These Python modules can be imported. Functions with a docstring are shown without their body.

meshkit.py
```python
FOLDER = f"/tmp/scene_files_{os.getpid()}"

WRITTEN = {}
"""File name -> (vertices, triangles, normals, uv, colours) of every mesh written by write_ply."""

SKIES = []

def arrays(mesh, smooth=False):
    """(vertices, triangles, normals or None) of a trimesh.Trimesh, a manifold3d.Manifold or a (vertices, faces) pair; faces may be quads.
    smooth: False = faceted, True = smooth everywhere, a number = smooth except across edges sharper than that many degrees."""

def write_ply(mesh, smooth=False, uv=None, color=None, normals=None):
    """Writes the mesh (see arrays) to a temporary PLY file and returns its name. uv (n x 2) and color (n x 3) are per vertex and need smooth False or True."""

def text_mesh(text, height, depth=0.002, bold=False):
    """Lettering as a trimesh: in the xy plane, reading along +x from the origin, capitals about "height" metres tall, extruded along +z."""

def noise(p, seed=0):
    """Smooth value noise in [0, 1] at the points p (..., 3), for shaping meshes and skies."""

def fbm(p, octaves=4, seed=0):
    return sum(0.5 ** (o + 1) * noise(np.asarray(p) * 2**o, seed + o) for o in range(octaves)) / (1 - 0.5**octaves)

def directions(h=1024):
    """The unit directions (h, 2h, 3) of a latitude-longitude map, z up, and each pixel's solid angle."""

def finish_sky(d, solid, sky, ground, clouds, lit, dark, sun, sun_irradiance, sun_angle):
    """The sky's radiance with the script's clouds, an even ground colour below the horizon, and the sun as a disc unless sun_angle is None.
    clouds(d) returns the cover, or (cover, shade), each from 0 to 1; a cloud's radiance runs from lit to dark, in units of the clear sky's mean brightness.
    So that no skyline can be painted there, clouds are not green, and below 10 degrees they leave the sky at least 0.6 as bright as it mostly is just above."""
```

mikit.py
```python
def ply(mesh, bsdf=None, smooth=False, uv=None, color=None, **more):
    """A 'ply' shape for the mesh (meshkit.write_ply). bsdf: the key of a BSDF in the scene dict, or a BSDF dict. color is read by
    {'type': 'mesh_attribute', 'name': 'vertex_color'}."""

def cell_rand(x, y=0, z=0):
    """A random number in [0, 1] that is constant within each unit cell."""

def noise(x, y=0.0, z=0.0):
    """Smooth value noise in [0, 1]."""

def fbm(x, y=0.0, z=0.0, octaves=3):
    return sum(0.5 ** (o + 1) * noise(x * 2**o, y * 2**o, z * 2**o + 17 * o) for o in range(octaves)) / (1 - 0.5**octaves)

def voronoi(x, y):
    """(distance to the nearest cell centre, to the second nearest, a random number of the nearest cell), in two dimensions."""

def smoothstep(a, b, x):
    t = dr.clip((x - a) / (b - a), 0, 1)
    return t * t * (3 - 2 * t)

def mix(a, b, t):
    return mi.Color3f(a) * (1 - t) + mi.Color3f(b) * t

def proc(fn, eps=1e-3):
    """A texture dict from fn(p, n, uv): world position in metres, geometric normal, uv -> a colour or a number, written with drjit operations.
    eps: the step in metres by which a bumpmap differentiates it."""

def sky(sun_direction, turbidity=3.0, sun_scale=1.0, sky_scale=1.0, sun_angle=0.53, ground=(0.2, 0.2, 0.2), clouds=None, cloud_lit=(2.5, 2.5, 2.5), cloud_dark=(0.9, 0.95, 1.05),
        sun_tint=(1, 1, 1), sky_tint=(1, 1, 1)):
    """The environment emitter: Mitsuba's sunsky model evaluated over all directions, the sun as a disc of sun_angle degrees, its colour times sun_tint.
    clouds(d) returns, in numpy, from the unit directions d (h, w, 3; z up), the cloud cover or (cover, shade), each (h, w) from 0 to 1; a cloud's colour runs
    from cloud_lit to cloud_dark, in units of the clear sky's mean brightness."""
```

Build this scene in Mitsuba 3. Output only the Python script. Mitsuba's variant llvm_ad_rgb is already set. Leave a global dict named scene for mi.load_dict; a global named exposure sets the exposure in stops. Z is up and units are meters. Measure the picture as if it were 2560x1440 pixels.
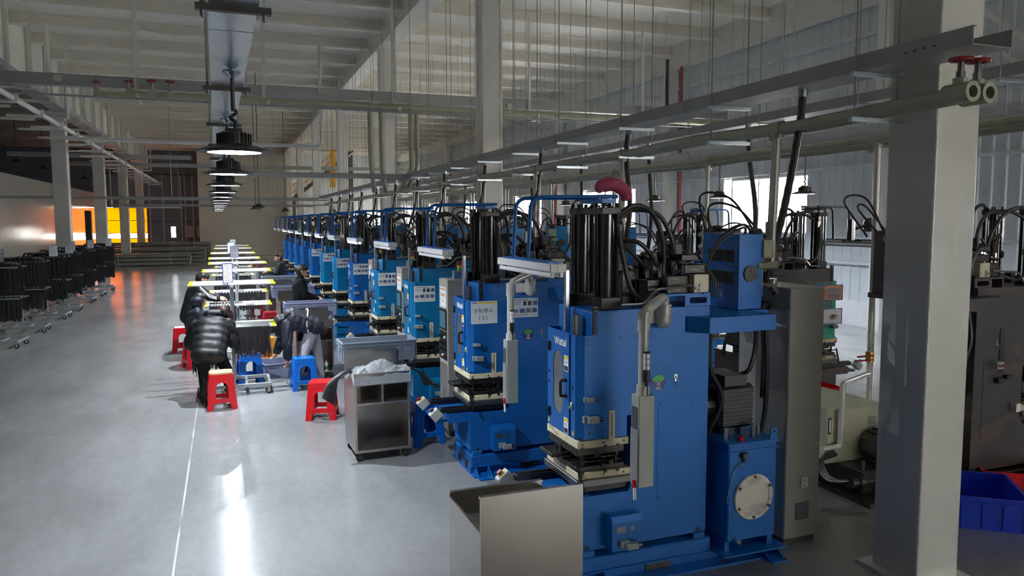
import math, random
import numpy as np, trimesh, mitsuba as mi, drjit as dr
import mikit, meshkit
from mikit import proc, noise, fbm, smoothstep, mix, cell_rand
from shapely.geometry import Polygon, Point, box as sbox
T = mi.ScalarTransform4f
random.seed(7); rng = np.random.default_rng(7)
scene, labels = {'type': 'scene'}, {}

# ------------------------------------------------------------------ camera, sky, exposure
yaw, pitch, roll = math.radians(20.588), math.radians(5.065), math.radians(-0.1926)
_f = np.array([math.sin(yaw) * math.cos(pitch), math.cos(yaw) * math.cos(pitch), -math.sin(pitch)])
_r = np.array([math.cos(yaw), -math.sin(yaw), 0]); _u = np.cross(_r, _f)
_u = -math.sin(roll) * _r + math.cos(roll) * _u
EYE = np.array([0, 0, 2.6])
scene['camera'] = {'type': 'perspective', 'fov': 67.75, 'fov_axis': 'x', 'near_clip': 0.05, 'far_clip': 500.0,
                   'to_world': T().look_at(origin=EYE.tolist(), target=(EYE + _f).tolist(), up=_u.tolist())}
exposure = 0.45
SKY = 165.0
scene['sky'] = {'sampling_weight': 16.0, **mikit.sky((0.5, -0.3, 0.8), turbidity=4, sun_scale=0.0, sky_scale=1.0, ground=(0.75, 0.73, 0.69),
                         clouds=lambda d: (np.ones(d.shape[:2]), 0.5 + 0.5 * (meshkit.fbm(d * 2.5, 3) - 0.5)),
                         cloud_lit=(SKY * 1.02, SKY, SKY * .96), cloud_dark=(SKY * .72, SKY * .71, SKY * .69))}
LAMP = 15.0      # radiance of a lit high bay lamp
BEAM = 32.0      # intensity of a lamp's lens-directed beam, straight down
TUBE = 22.0      # radiance of a lit fluorescent tube

# ------------------------------------------------------------------ helpers
def lin(c): return [((v / 255) / 12.92 if v <= 10 else (((v / 255) + .055) / 1.055) ** 2.4) for v in c]
def mat(name, rgb, rough=.5, metal=0., spec=.5, coat=0., tex=None, **kw):
    d = {'type': 'principled', 'base_color': tex or {'type': 'rgb', 'value': lin(rgb)}, 'roughness': rough, 'metallic': metal, 'specular': spec}
    if coat: d['clearcoat'] = coat; d['clearcoat_gloss'] = .9
    d.update(kw)
    scene[name] = {'type': 'twosided', 'bsdf': d}
    return name
def num(key):
    if key not in scene and key not in labels and key not in _roots: return key
    n = 1
    while True:
        k = f'{key}_{n:03d}'
        if k not in scene and k not in labels and k not in _roots: return k
        n += 1
_roots = set()
_cnt = {}
def num(key):
    n = _cnt.get(key, -1) + 1
    _cnt[key] = n
    return key if n == 0 else f'{key}_{n:03d}'
def thing(name, label, cat, group=None):
    k = num(name); labels[k] = {'label': label, 'category': cat}
    if group: labels[k]['group'] = group
    return k
def put(key, mesh, m, smooth=False, tw=None, label=None):
    k = num(key)
    d = mikit.ply(mesh, m, smooth) if not isinstance(mesh, dict) else dict(mesh)
    if tw is not None: d['to_world'] = tw
    scene[k] = d
    if label: labels[k] = {'label': label}
    return k
def solo(name, mesh, m, label, cat, group=None, smooth=False, tw=None):
    k = put(name, mesh, m, smooth, tw); labels[k] = {'label': label, 'category': cat}
    if group: labels[k]['group'] = group
    return k
def struct(name, mesh, m, smooth=False, label=None):
    k = put(name, mesh, m, smooth); labels[k] = {'kind': 'structure', 'label': label or name.replace('_', ' ')}
    return k
_BF = np.array([[0, 2, 1], [0, 3, 2], [4, 5, 6], [4, 6, 7], [0, 1, 5], [0, 5, 4], [1, 2, 6], [1, 6, 5], [2, 3, 7], [2, 7, 6], [3, 0, 4], [3, 4, 7]])
def box(x0, x1, y0, y1, z0, z1):
    v = np.array([[x0, y0, z0], [x1, y0, z0], [x1, y1, z0], [x0, y1, z0], [x0, y0, z1], [x1, y0, z1], [x1, y1, z1], [x0, y1, z1]], float)
    return trimesh.Trimesh(v, _BF.copy(), process=False)
def cbox(x0, x1, y0, y1, z0, z1, c=.006):
    p = []
    for sx in (0, 1):
        for sy in (0, 1):
            for sz in (0, 1):
                q = np.array([(x0, x1)[sx], (y0, y1)[sy], (z0, z1)[sz]], float); d = np.array([1 - 2 * sx, 1 - 2 * sy, 1 - 2 * sz]) * c
                p += [q + d * [0, 1, 1], q + d * [1, 0, 1], q + d * [1, 1, 0]]
    return trimesh.Trimesh(np.array(p)).convex_hull
def join(*ms):
    l = []
    for m in ms: l += list(m) if isinstance(m, (list, tuple)) else [m]
    vs, fs, n = [], [], 0
    for m in l: vs.append(np.asarray(m.vertices)); fs.append(np.asarray(m.faces) + n); n += len(m.vertices)
    return trimesh.Trimesh(np.vstack(vs), np.vstack(fs), process=False)
def tube(pts, r, n=8, cap=True):
    p = np.asarray(pts, float); r = np.broadcast_to(np.asarray(r, float), (len(p),))
    t = np.gradient(p, axis=0); t /= np.linalg.norm(t, axis=1, keepdims=True) + 1e-12
    a = np.cross(t[0], [0, 0, 1.] if abs(t[0][2]) < .9 else [1., 0, 0]); a /= np.linalg.norm(a)
    vs = []; ang = np.arange(n) * 2 * np.pi / n
    for i in range(len(p)):
        a = a - t[i] * (a @ t[i]); a /= np.linalg.norm(a) + 1e-12; b = np.cross(t[i], a)
        vs.append(p[i] + r[i] * (np.cos(ang)[:, None] * a + np.sin(ang)[:, None] * b))
    v = np.vstack(vs); f = []
    k = np.arange(n); k2 = (k + 1) % n
    for i in range(len(p) - 1):
        o, q = i * n, (i + 1) * n
        f += [np.stack([o + k, o + k2, q + k2], 1), np.stack([o + k, q + k2, q + k], 1)]
    if cap:
        v = np.vstack([v, p[:1], p[-1:]]); c0, c1 = len(v) - 2, len(v) - 1; o = (len(p) - 1) * n
        f += [np.stack([np.full(n, c0), k2, k], 1), np.stack([np.full(n, c1), o + k, o + k2], 1)]
    return trimesh.Trimesh(v, np.vstack(f), process=False)
def cyl(p, q, r, n=12, r1=None): return tube([p, q], [r, r if r1 is None else r1], n)
def spline(pts, n=6):
    p = np.asarray(pts, float); p = np.vstack([2 * p[0] - p[1], p, 2 * p[-1] - p[-2]]); o = []
    for i in range(1, len(p) - 2):
        for s in np.arange(n) / n:
            o.append(.5 * (2 * p[i] + (p[i + 1] - p[i - 1]) * s + (2 * p[i - 1] - 5 * p[i] + 4 * p[i + 1] - p[i + 2]) * s ** 2 + (3 * p[i] - p[i - 1] - 3 * p[i + 1] + p[i + 2]) * s ** 3))
    return np.array(o + [p[-2]])
def bend(pts, r, n=4):
    """A polyline with rounded corners of radius r."""
    p = [np.asarray(a, float) for a in pts]; o = [p[0]]
    for a, b, c in zip(p, p[1:], p[2:]):
        u, w = (a - b), (c - b); lu, lw = np.linalg.norm(u), np.linalg.norm(w); k = min(r, lu * .45, lw * .45)
        s, e = b + u / lu * k, b + w / lw * k
        for t in np.linspace(0, 1, n + 1): o.append((1 - t) ** 2 * s + 2 * t * (1 - t) * b + t * t * e)
    return np.array(o + [p[-1]])
def prism(poly, axis, a, b):
    """Extrudes a 2-D outline along an axis: x: (y,z), y: (x,z), z: (x,y)."""
    g = poly if hasattr(poly, 'exterior') else Polygon(poly)
    m = trimesh.creation.extrude_polygon(g, b - a, engine='earcut'); v = np.array(m.vertices); f = np.array(m.faces)
    if axis == 'x': v = np.stack([v[:, 2] + a, v[:, 0], v[:, 1]], 1)
    elif axis == 'y': v = np.stack([v[:, 0], v[:, 2] + a, v[:, 1]], 1); f = f[:, ::-1]
    else: v = v + [0, 0, a]
    return trimesh.Trimesh(v, f, process=False)
def lathe(prof, n=24, c=(0, 0, 0)):
    p = np.asarray(prof, float); a = np.arange(n) * 2 * np.pi / n
    v = np.stack([p[:, None, 0] * np.cos(a), p[:, None, 0] * np.sin(a), np.broadcast_to(p[:, None, 1], (len(p), n))], -1).reshape(-1, 3) + c
    f = []; k = np.arange(n); k2 = (k + 1) % n
    for i in range(len(p) - 1): f += [np.stack([i * n + k, i * n + k2, (i + 1) * n + k2], 1), np.stack([i * n + k, (i + 1) * n + k2, (i + 1) * n + k], 1)]
    return trimesh.Trimesh(v, np.vstack(f), process=False)
def mv(m, d): m = m.copy(); m.vertices = np.asarray(m.vertices) + np.asarray(d, float); return m
def ro(m, deg, axis='z', o=(0, 0, 0)):
    m = m.copy(); m.apply_transform(trimesh.transformations.rotation_matrix(math.radians(deg), {'x': [1, 0, 0], 'y': [0, 1, 0], 'z': [0, 0, 1]}[axis], o)); return m
def rrect(x0, x1, y0, y1, r): return sbox(x0 + r, y0 + r, x1 - r, y1 - r).buffer(r, quad_segs=5)
class Proto:
    """Parts built once (local coordinates), placed many times with the same ply dicts."""
    def __init__(s): s.p = []
    def add(s, rel, mesh, m, smooth=False, label=None): s.p.append((rel, mikit.ply(mesh, m, smooth), label))
    def place(s, root, tw, swap=None, skip=()):
        for rel, d, lab in s.p:
            if any(rel.startswith(x) for x in skip): continue
            d = dict(d)
            if swap and d['bsdf']['id'] in swap: d['bsdf'] = {'type': 'ref', 'id': swap[d['bsdf']['id']]}
            d['to_world'] = tw; k = num(root + '__' + rel); scene[k] = d
            if lab: labels[k] = {'label': lab}

# ------------------------------------------------------------------ materials
def floor_tex(p, n, uv):
    a = fbm(p.x * .35, p.y * .12, 0, 4); b = fbm(p.x * 2.2 + 9, p.y * .9, 3, 3); c = noise(p.x * 30, p.y * 14, 1)
    v = .215 + .12 * (a - .5) + .10 * (b - .5) + .02 * (c - .5)
    line = dr.select(dr.abs(p.x + .44 + .01 * (noise(p.y * .5, 2, 2) - .5)) < .008, noise(p.y * 3, 7, 1), 0)
    v = dr.lerp(v, .75, .8 * line)
    return mi.Color3f(v * .98, v * 1.0, v * 1.0)
def floor_rough(p, n, uv): return .13 + .13 * fbm(p.x * .6, p.y * .25, 5, 3)
scene['concrete_floor'] = {'type': 'principled', 'base_color': proc(floor_tex), 'roughness': proc(floor_rough), 'specular': .2}
def grime(c, amt=.12, s=3.0):
    c = lin(c)
    def fn(p, n, uv):
        v = 1 - amt + 2 * amt * fbm(p.x * s, p.y * s, p.z * s, 3)
        return mi.Color3f(c[0] * v, c[1] * v, c[2] * v)
    return proc(fn)
def scuff(base, mark, s=7., lo=.66):
    a, b = lin(base), lin(mark)
    def fn(p, n, uv):
        k = smoothstep(lo, lo + .12, fbm(p.x * s, p.y * s, p.z * s * 1.7, 3)) * .6
        v = .93 + .14 * fbm(p.x * 2, p.y * 2, p.z * 2, 2)
        return mix(mi.Color3f(a[0], a[1], a[2]) * v, b, k)
    return proc(fn)
mat('white_paint', 0, .45, tex=grime((226, 224, 214), .05, 1.5))
mat('column_paint', 0, .35, tex=grime((236, 234, 226), .03, 1.0))
mat('ceiling_paint', 0, .6, tex=grime((236, 232, 222), .04, .8))
mat('panel_grey', 0, .35, tex=grime((210, 216, 220), .04, 1.2))
mat('plinth_white', 0, .6, tex=grime((226, 228, 230), .06, 2.))
mat('dark_panel', 0, .5, tex=grime((84, 92, 106), .06, .8))
mat('partition_panel', (206, 206, 200), .15, spec=.45)
mat('galvanized', 0, .26, metal=.9, tex=grime((214, 224, 232), .06, 9.))
mat('tray_grey', 0, .42, metal=.15, tex=grime((152, 154, 154), .05, 4.))
mat('duct_white', (206, 206, 202), .4)
mat('steel_dark', (70, 68, 66), .4, metal=.6)
mat('rod_steel', (164, 164, 160), .4, metal=.3)
mat('chrome', (200, 200, 200), .15, metal=1.)
mat('pipe_beige', 0, .35, tex=grime((178, 178, 156), .06, 6.))
mat('pipe_cream', (220, 217, 206), .35)
mat('pipe_white', (228, 228, 222), .35)
mat('red_paint', (116, 18, 26), .4)
mat('brass', (176, 140, 70), .3, metal=.8)
mat('black_rubber', (22, 22, 23), .55)
mat('black_hose', (30, 30, 29), .45)
mat('black_gloss', (16, 16, 17), .18, coat=.6)
mat('black_steel', (19, 19, 21), .45)
mat('black_plastic', (24, 24, 25), .45)
mat('press_blue', 0, .36, tex=scuff((16, 94, 168), (16, 82, 148), 5., .68), spec=.3)
mat('press_teal', 0, .36, tex=scuff((11, 116, 170), (11, 98, 146), 5., .68), spec=.3)
mat('press_black', 0, .4, tex=scuff((40, 36, 38), (62, 44, 40), 3., .5), coat=.3)
mat('press_maroon', (78, 58, 60), .4)
mat('press_green', (30, 128, 104), .4)
mat('plate_cream', 0, .55, tex=scuff((226, 214, 180), (150, 120, 80), 9., .6))
mat('plate_steel', (96, 96, 96), .35, metal=.8)
mat('mould_black', 0, .4, metal=.4, tex=scuff((44, 42, 40), (90, 84, 76), 25., .62))
mat('box_grey', (176, 180, 172), .45)
mat('cabinet_grey', 0, .42, tex=grime((166, 162, 152), .03, 2.))
mat('plug_grey', (140, 144, 146), .5)
mat('steel_brushed', 0, .24, metal=.9, tex=grime((156, 152, 146), .12, 3.))
mat('steel_tank_lid', 0, .38, metal=.6, tex=scuff((206, 200, 190), (150, 146, 140), 6., .55))
mat('valve_cream', (226, 214, 190), .5)
mat('paper', (238, 240, 242), .5)
mat('paper_blueframe', (44, 62, 150), .45)
mat('print_dark', (50, 54, 66), .6)
mat('print_blue', (76, 96, 150), .6)
mat('print_grey', (120, 120, 128), .6)
mat('print_orange', (214, 150, 108), .6)
mat('label_yellow', (236, 200, 40), .5)
mat('label_white', (240, 240, 240), .5)
mat('sticker_navy', (28, 28, 110), .4)
mat('sticker_green', (50, 150, 64), .4)
mat('plastic_red', (214, 22, 34), .3, spec=.5)
mat('plastic_blue', (14, 110, 206), .3, spec=.5)
mat('plastic_navy', (30, 60, 190), .35)
mat('plastic_orange', (238, 156, 60), .35)
mat('plastic_dark_red', (150, 20, 32), .35)
mat('crate_grey', 0, .45, tex=grime((128, 134, 160), .05, 5.))
mat('crate_silver', 0, .45, tex=grime((128, 138, 150), .05, 5.))
mat('cushion_tan', (206, 176, 132), .8)
mat('rack_steel', 0, .35, metal=.3, tex=grime((160, 166, 168), .05, 6.))
mat('bar_white', (236, 236, 228), .35)
mat('bar_yellow', (226, 222, 40), .4)
mat('strip_black', 0, .42, tex=scuff((30, 30, 32), (50, 50, 54), 30., .6))
mat('wheel_grey', (150, 148, 146), .5)
mat('tyre', (40, 36, 36), .6)
mat('window_frame', (214, 216, 216), .4)
mat('yellow_steel', (232, 170, 40), .45)
mat('skin', (206, 160, 136), .5)
mat('hair', (30, 24, 22), .5)
mat('hair_brown', (60, 36, 26), .5)
mat('jacket_black', 0, .5, spec=.35, tex=grime((17, 18, 21), .12, 14.))
mat('jacket_navy', 0, .5, tex=grime((30, 35, 46), .12, 14.))
mat('jacket_maroon', (84, 42, 44), .5)
mat('trousers_black', (20, 20, 22), .7)
mat('trousers_grey', 0, .8, tex=grime((176, 172, 178), .05, 8.))
mat('shoe_white', (226, 226, 226), .5)
mat('shoe_black', (40, 34, 32), .5)
mat('wool_black', (14, 14, 16), .85, spec=.2)
mat('lamp_black', (30, 30, 33), .4)
mat('orange_sign', (230, 120, 40), .5)
mat('pink_cloth', 0, .8, tex=scuff((176, 74, 104), (110, 60, 64), 8., .5))
mat('board_grey', 0, .4, tex=grime((132, 134, 128), .06, 3.))
mat('pump_beige', 0, .4, tex=grime((196, 194, 168), .04, 3.))
mat('screen_teal', (70, 120, 132), .2)
scene['pane_glass'] = {'type': 'thindielectric', 'int_ior': 1.5}
scene['pane_smoke'] = {'type': 'twosided', 'bsdf': {'type': 'principled', 'base_color': {'type': 'rgb', 'value': [.10, .11, .12]}, 'roughness': .12, 'specular': .6}}
scene['curtain_orange'] = {'type': 'principledthin', 'base_color': {'type': 'rgb', 'value': [.22, .036, .0]}, 'roughness': .4, 'diff_trans': 1.5, 'spec_trans': 0.}
scene['curtain_clear'] = {'type': 'thindielectric', 'int_ior': 1.4}
scene['film_clear'] = {'type': 'principledthin', 'base_color': {'type': 'rgb', 'value': [.92, .95, .98]}, 'roughness': .18, 'spec_trans': .6, 'diff_trans': .6}
# ------------------------------------------------------------------ the hall
Y0, Y1, XL, XR = -9.0, 66.0, -18.0, 14.4
struct('floor', box(XL - .3, XR + .3, Y0 - .3, Y1 + .3, -.2, 0), 'concrete_floor', label='grey polished concrete floor with a pale joint line')
ceil = struct('ceiling', box(XL - .3, XR + .3, Y0 - .3, Y1 + .3, 8.33, 8.5), 'ceiling_paint', label='cream metal ceiling deck over white purlins and beams')
# purlins: C-sections running across the hall
pur = {}
def purlin(w): return join(box(0, w, -.006, .006, 8.02, 8.32), box(0, w, -.15, .07, 7.99, 8.02), box(0, w, -.15, -.135, 8.02, 8.05), box(0, w, -.09, .0, 8.31, 8.33))
sides = [(XL, -5.75), (-5.35, 4.45), (4.95, 14.05)]
pm = [mikit.ply(purlin(b - a), 'ceiling_paint') for a, b in sides]
y = -7.0
while y < 65.5:
    for (a, b), m in zip(sides, pm): put('ceiling__purlin', m, 0, tw=T().translate([a, y, 0]))
    y += 2.45
def beam_h(x0, x1, z0, z1, y0=Y0, y1=Y1, t=.02):
    xc = (x0 + x1) / 2
    return join(box(x0, x1, y0, y1, z0, z0 + t), box(x0, x1, y0, y1, z1 - t, z1), box(x0 + .02, x0 + .04, y0, y1, z0, z1), box(x1 - .04, x1 - .02, y0, y1, z0, z1))
put('ceiling__beam', beam_h(4.45, 4.95, 7.72, 8.34), 'white_paint', label='main white roof beam over the right column row')
put('ceiling__beam', beam_h(-5.8, -5.35, 6.75, 8.34), 'white_paint', label='white roof beam over the left column row')
put('ceiling__beam', beam_h(14.0, 14.35, 7.55, 8.34), 'white_paint', label='white eave beam along the right wall')
for yy in np.arange(-5, 66, 2.45):
    put('ceiling__stiffener', box(-5.35, -5.25, yy, yy + .1, 6.77, 8.33), 'white_paint')
# right wall: ribbed sheets, plinth, girts, windows
MOD = .9
wr = struct('wall_right', box(XR + .28, XR + .3, Y0, Y0 + .1, 0, 8.6), 'plinth_white', label='right wall of ribbed pale grey sheets with a white plinth')
put(wr + '__plinth', box(XR - .02, XR + .22, Y0, Y1, 0, .62), 'plinth_white')
def sheet(z0, z1, w=MOD):
    prof = []
    for k in range(3):
        b = k * w / 3
        prof += [(b, 0), (b + .19, 0), (b + .215, -.03), (b + .255, -.03), (b + .28, 0)]
    prof.append((w, 0))
    p = np.array(prof); back = p[::-1] + [0, .02]
    return prism(Polygon([(c[1], c[0]) for c in np.vstack([p, back])]), 'z', z0, z1)
wins = [(6.3, 9.9), (15.75, 19.35), (24.75, 29.25), (33.75, 37.35), (42.75, 46.35), (51.75, 55.35), (59.85, 63.45)]
ZS, ZH = 2.2, 3.8
sh_full, sh_low, sh_hi = (mikit.ply(sheet(a, b), 'panel_grey') for a, b in ((.6, 8.6), (.6, ZS), (ZH, 8.6)))
for i in range(int((Y1 - Y0) / MOD) + 1):
    ya = Y0 + i * MOD; ya = round(ya, 3)
    w = [q for q in wins if q[0] - .01 <= ya < q[1] - .01]
    for s in ((sh_low, sh_hi) if w else (sh_full,)): put(wr + '__sheet', s, 0, tw=T().translate([XR, ya, 0]))
for z in (1.5, 2.12, 3.85, 5.2, 6.9):
    put(wr + '__girt', box(XR - .14, XR - .04, Y0, Y1, z, z + .07) if z not in (2.12,) else box(XR - .10, XR - .035, Y0, Y1, z, z + .06), 'panel_grey')
for n, (a, b) in enumerate(wins, 1):
    fr = [box(XR - .05, XR + .1, a, b, ZS, ZS + .05), box(XR - .05, XR + .1, a, b, ZH - .05, ZH), box(XR - .05, XR + .1, a, a + .05, ZS, ZH), box(XR - .05, XR + .1, b - .05, b, ZS, ZH)]
    k = struct(f'window_{n}', join(fr), 'window_frame', label=f'wide daylight window number {n} in the ribbed right wall')
    q = [a + (b - a) * t for t in (0, 1 / 3, 2 / 3, 1)]
    for t in (1, 2): put(k + '__mullion', box(XR - .01, XR + .04, q[t] - .018, q[t] + .018, ZS + .05, ZH - .05), 'window_frame')
    for t in range(3): put(k + '__pane', box(XR + .012, XR + .0125, q[t] + .02, q[t + 1] - .02, ZS + .05, ZH - .05), 'pane_glass')
# far end wall with a big white block, the orange roller door, the dark door
fw = struct('wall_far', join(box(XL, -9.4, Y1, Y1 + .2, 0, 8.6), box(-9.4, -5.6, Y1, Y1 + .2, 3.7, 8.6), box(-5.6, -4.35, Y1, Y1 + .2, 0, 8.6), box(-4.35, -3.35, Y1, Y1 + .2, 2.5, 8.6), box(-3.35, 4.9, Y1, Y1 + .2, 0, 8.6)), 'dark_panel', label='dark grey far end wall behind the stacked boards')
put(fw + '__sheeting', join(box(4.9, 9.6, Y1, Y1 + .2, 0, 8.6), box(9.6, 13, Y1, Y1 + .2, 0, 1.3), box(9.6, 13, Y1, Y1 + .2, 3.4, 8.6), box(13, 14.6, Y1, Y1 + .2, 0, 8.6)), 'panel_grey', label='pale grey sheeting at the right end')
for xx in np.arange(5.3, 14.2, .45):
    if not 9.4 < xx < 13.1: put(fw + '__rib', box(xx, xx + .06, Y1 - .035, Y1, 0, 8.6), 'panel_grey')
for xx in (-5.45, -4.5, -3.2, -2.9, -2.35): put(fw + '__post', box(xx, xx + .12, Y1 - .12, Y1, 0, 6.4), 'tray_grey')
put(fw + '__rail', box(-9.5, -1.8, Y1 - .14, Y1, 6.2, 6.35), 'steel_dark'); put(fw + '__rail', box(-5.5, -1.8, Y1 - .1, Y1, 2.55, 2.65), 'steel_dark')
k = struct('window_8', join(box(9.6, 13, Y1 - .03, Y1 + .1, 1.3, 1.36), box(9.6, 13, Y1 - .03, Y1 + .1, 3.34, 3.4), box(11.27, 11.33, Y1 - .03, Y1 + .1, 1.3, 3.4)), 'window_frame', label='bright window in the far end wall')
put(k + '__pane', box(9.6, 11.3, Y1 + .05, Y1 + .0505, 1.3, 3.4), 'pane_glass'); put(k + '__pane', box(11.3, 13, Y1 + .05, Y1 + .0505, 1.3, 3.4), 'pane_glass')
struct('wall_block', box(-1.75, 4.9, 62, Y1, 0, 8.3), 'white_paint', label='tall white wall block at the far end of the aisle')
d1 = struct('door_1', join(box(-9.5, -9.38, Y1 - .12, Y1 + .1, 0, 3.8), box(-5.62, -5.5, Y1 - .12, Y1 + .1, 0, 3.8), box(-9.5, -5.5, Y1 - .2, Y1, 3.7, 4.0)), 'steel_dark', label='orange roll-up curtain door glowing with daylight at the far left')
def sheetx(x0, x1, z0, z1, y): return trimesh.Trimesh([[x0, y, z0], [x1, y, z0], [x1, y, z1], [x0, y, z1]], [[0, 1, 2], [0, 2, 3]], process=False)
for a, b in ((0.02, .62), (.66, 1.28), (1.72, 2.66), (2.7, 3.68)): put(d1 + '__curtain', sheetx(-9.38, -5.62, a, b, Y1 + .02), 'curtain_orange', label='orange translucent curtain field')
put(d1 + '__vision_strip', sheetx(-9.38, -5.62, 1.3, 1.7, Y1 + .02), 'curtain_clear', label='clear window strip')
for z in (.64, 1.29, 1.71, 2.68): put(d1 + '__batten', box(-9.38, -5.62, Y1, Y1 + .03, z - .02, z + .02), 'steel_dark')
d2 = struct('door_2', join(box(-4.35, -3.95, Y1 + .0, Y1 + .05, 0, 2.5), box(-3.6, -3.35, Y1 + .0, Y1 + .05, 0, 2.5), box(-3.95, -3.6, Y1 + .0, Y1 + .05, 0, 1.35), box(-3.95, -3.6, Y1 + .0, Y1 + .05, 2.2, 2.5)), 'dark_panel', label='dark door with a small bright window at the far end')
put(d2 + '__pane', sheetx(-3.95, -3.6, 1.35, 2.2, Y1 + .02), 'pane_glass')
# left side: partition of glossy panels, outer wall; wall behind the camera with its gate
wp = struct('wall_partition', box(-8.9, -8.88, 4, 65.9, 0, .05), 'partition_panel', label='glossy pale partition wall on the left')
for i in range(52): put(wp + '__panel', box(-8.9, -8.82, 4 + i * 1.19, 4 + i * 1.19 + 1.182, .05, 4.72), 'partition_panel')
struct('wall_left', box(XL - .2, XL, Y0, Y1, 0, 8.6), 'dark_panel', label='outer wall behind the partition')
wb = struct('wall_back', join(box(XL, 5., Y0 - .2, Y0, 0, 8.6), box(5., 13.5, Y0 - .2, Y0, 3.5, 8.6), box(5, 13.5, Y0 - .2, Y0, 0, 2.35), box(13.5, XR, Y0 - .2, Y0, 0, 8.6)), 'panel_grey', label='wall behind the camera with a window band')
for xx in np.arange(7.1, 13.4, 2.13): put(wb + '__mullion', box(xx - .04, xx + .04, Y0 - .12, Y0 - .02, 2.35, 3.5), 'window_frame')
# columns
def column(x0, y0, w, label, group=None, wall=False, h=8.0):
    c = thing('column', label, 'column', group)
    if wall: put(c + '__shaft', box(x0, x0 + w, y0, y0 + w, 0, h), 'column_paint')
    else:
        put(c + '__shaft', prism(rrect(x0, x0 + w, y0, y0 + w, .018), 'z', .0, h), 'column_paint')
        put(c + '__base_plate', box(x0 - .08, x0 + w + .08, y0 - .08, y0 + w + .08, 0, .02), 'column_paint')
    return c
rc = [3.86, 13.5, 23.1, 32.4, 41.8, 51.2, 60.6]
words = ['nearest', 'second', 'third', 'fourth', 'fifth', 'sixth', 'seventh', 'eighth', 'ninth', 'tenth', 'eleventh', 'twelfth', 'thirteenth', 'fourteenth']
for i, yy in enumerate(rc):
    column(4.5, yy, .4, 'white square steel column at the right edge, nearest to the camera' if i == 0 else f'white square steel column behind the blue presses, {words[i]} from the camera', 'columns in the right row', h=7.74)
for i, yy in enumerate(rc[3:]):
    column(-5.86, yy, .5, f'white square column left of the floor, {words[i]} from the camera in the left row', 'columns in the left row', h=6.78)
for i, yy in enumerate([-4.8, 4.3, 13.3, 22.3, 31.4, 40.5, 49.6, 58.6]):
    if i > 1: column(13.98, yy, .34, f'white column against the ribbed right wall, {words[i - 2]} from the right edge', 'columns along the right wall', True)
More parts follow.
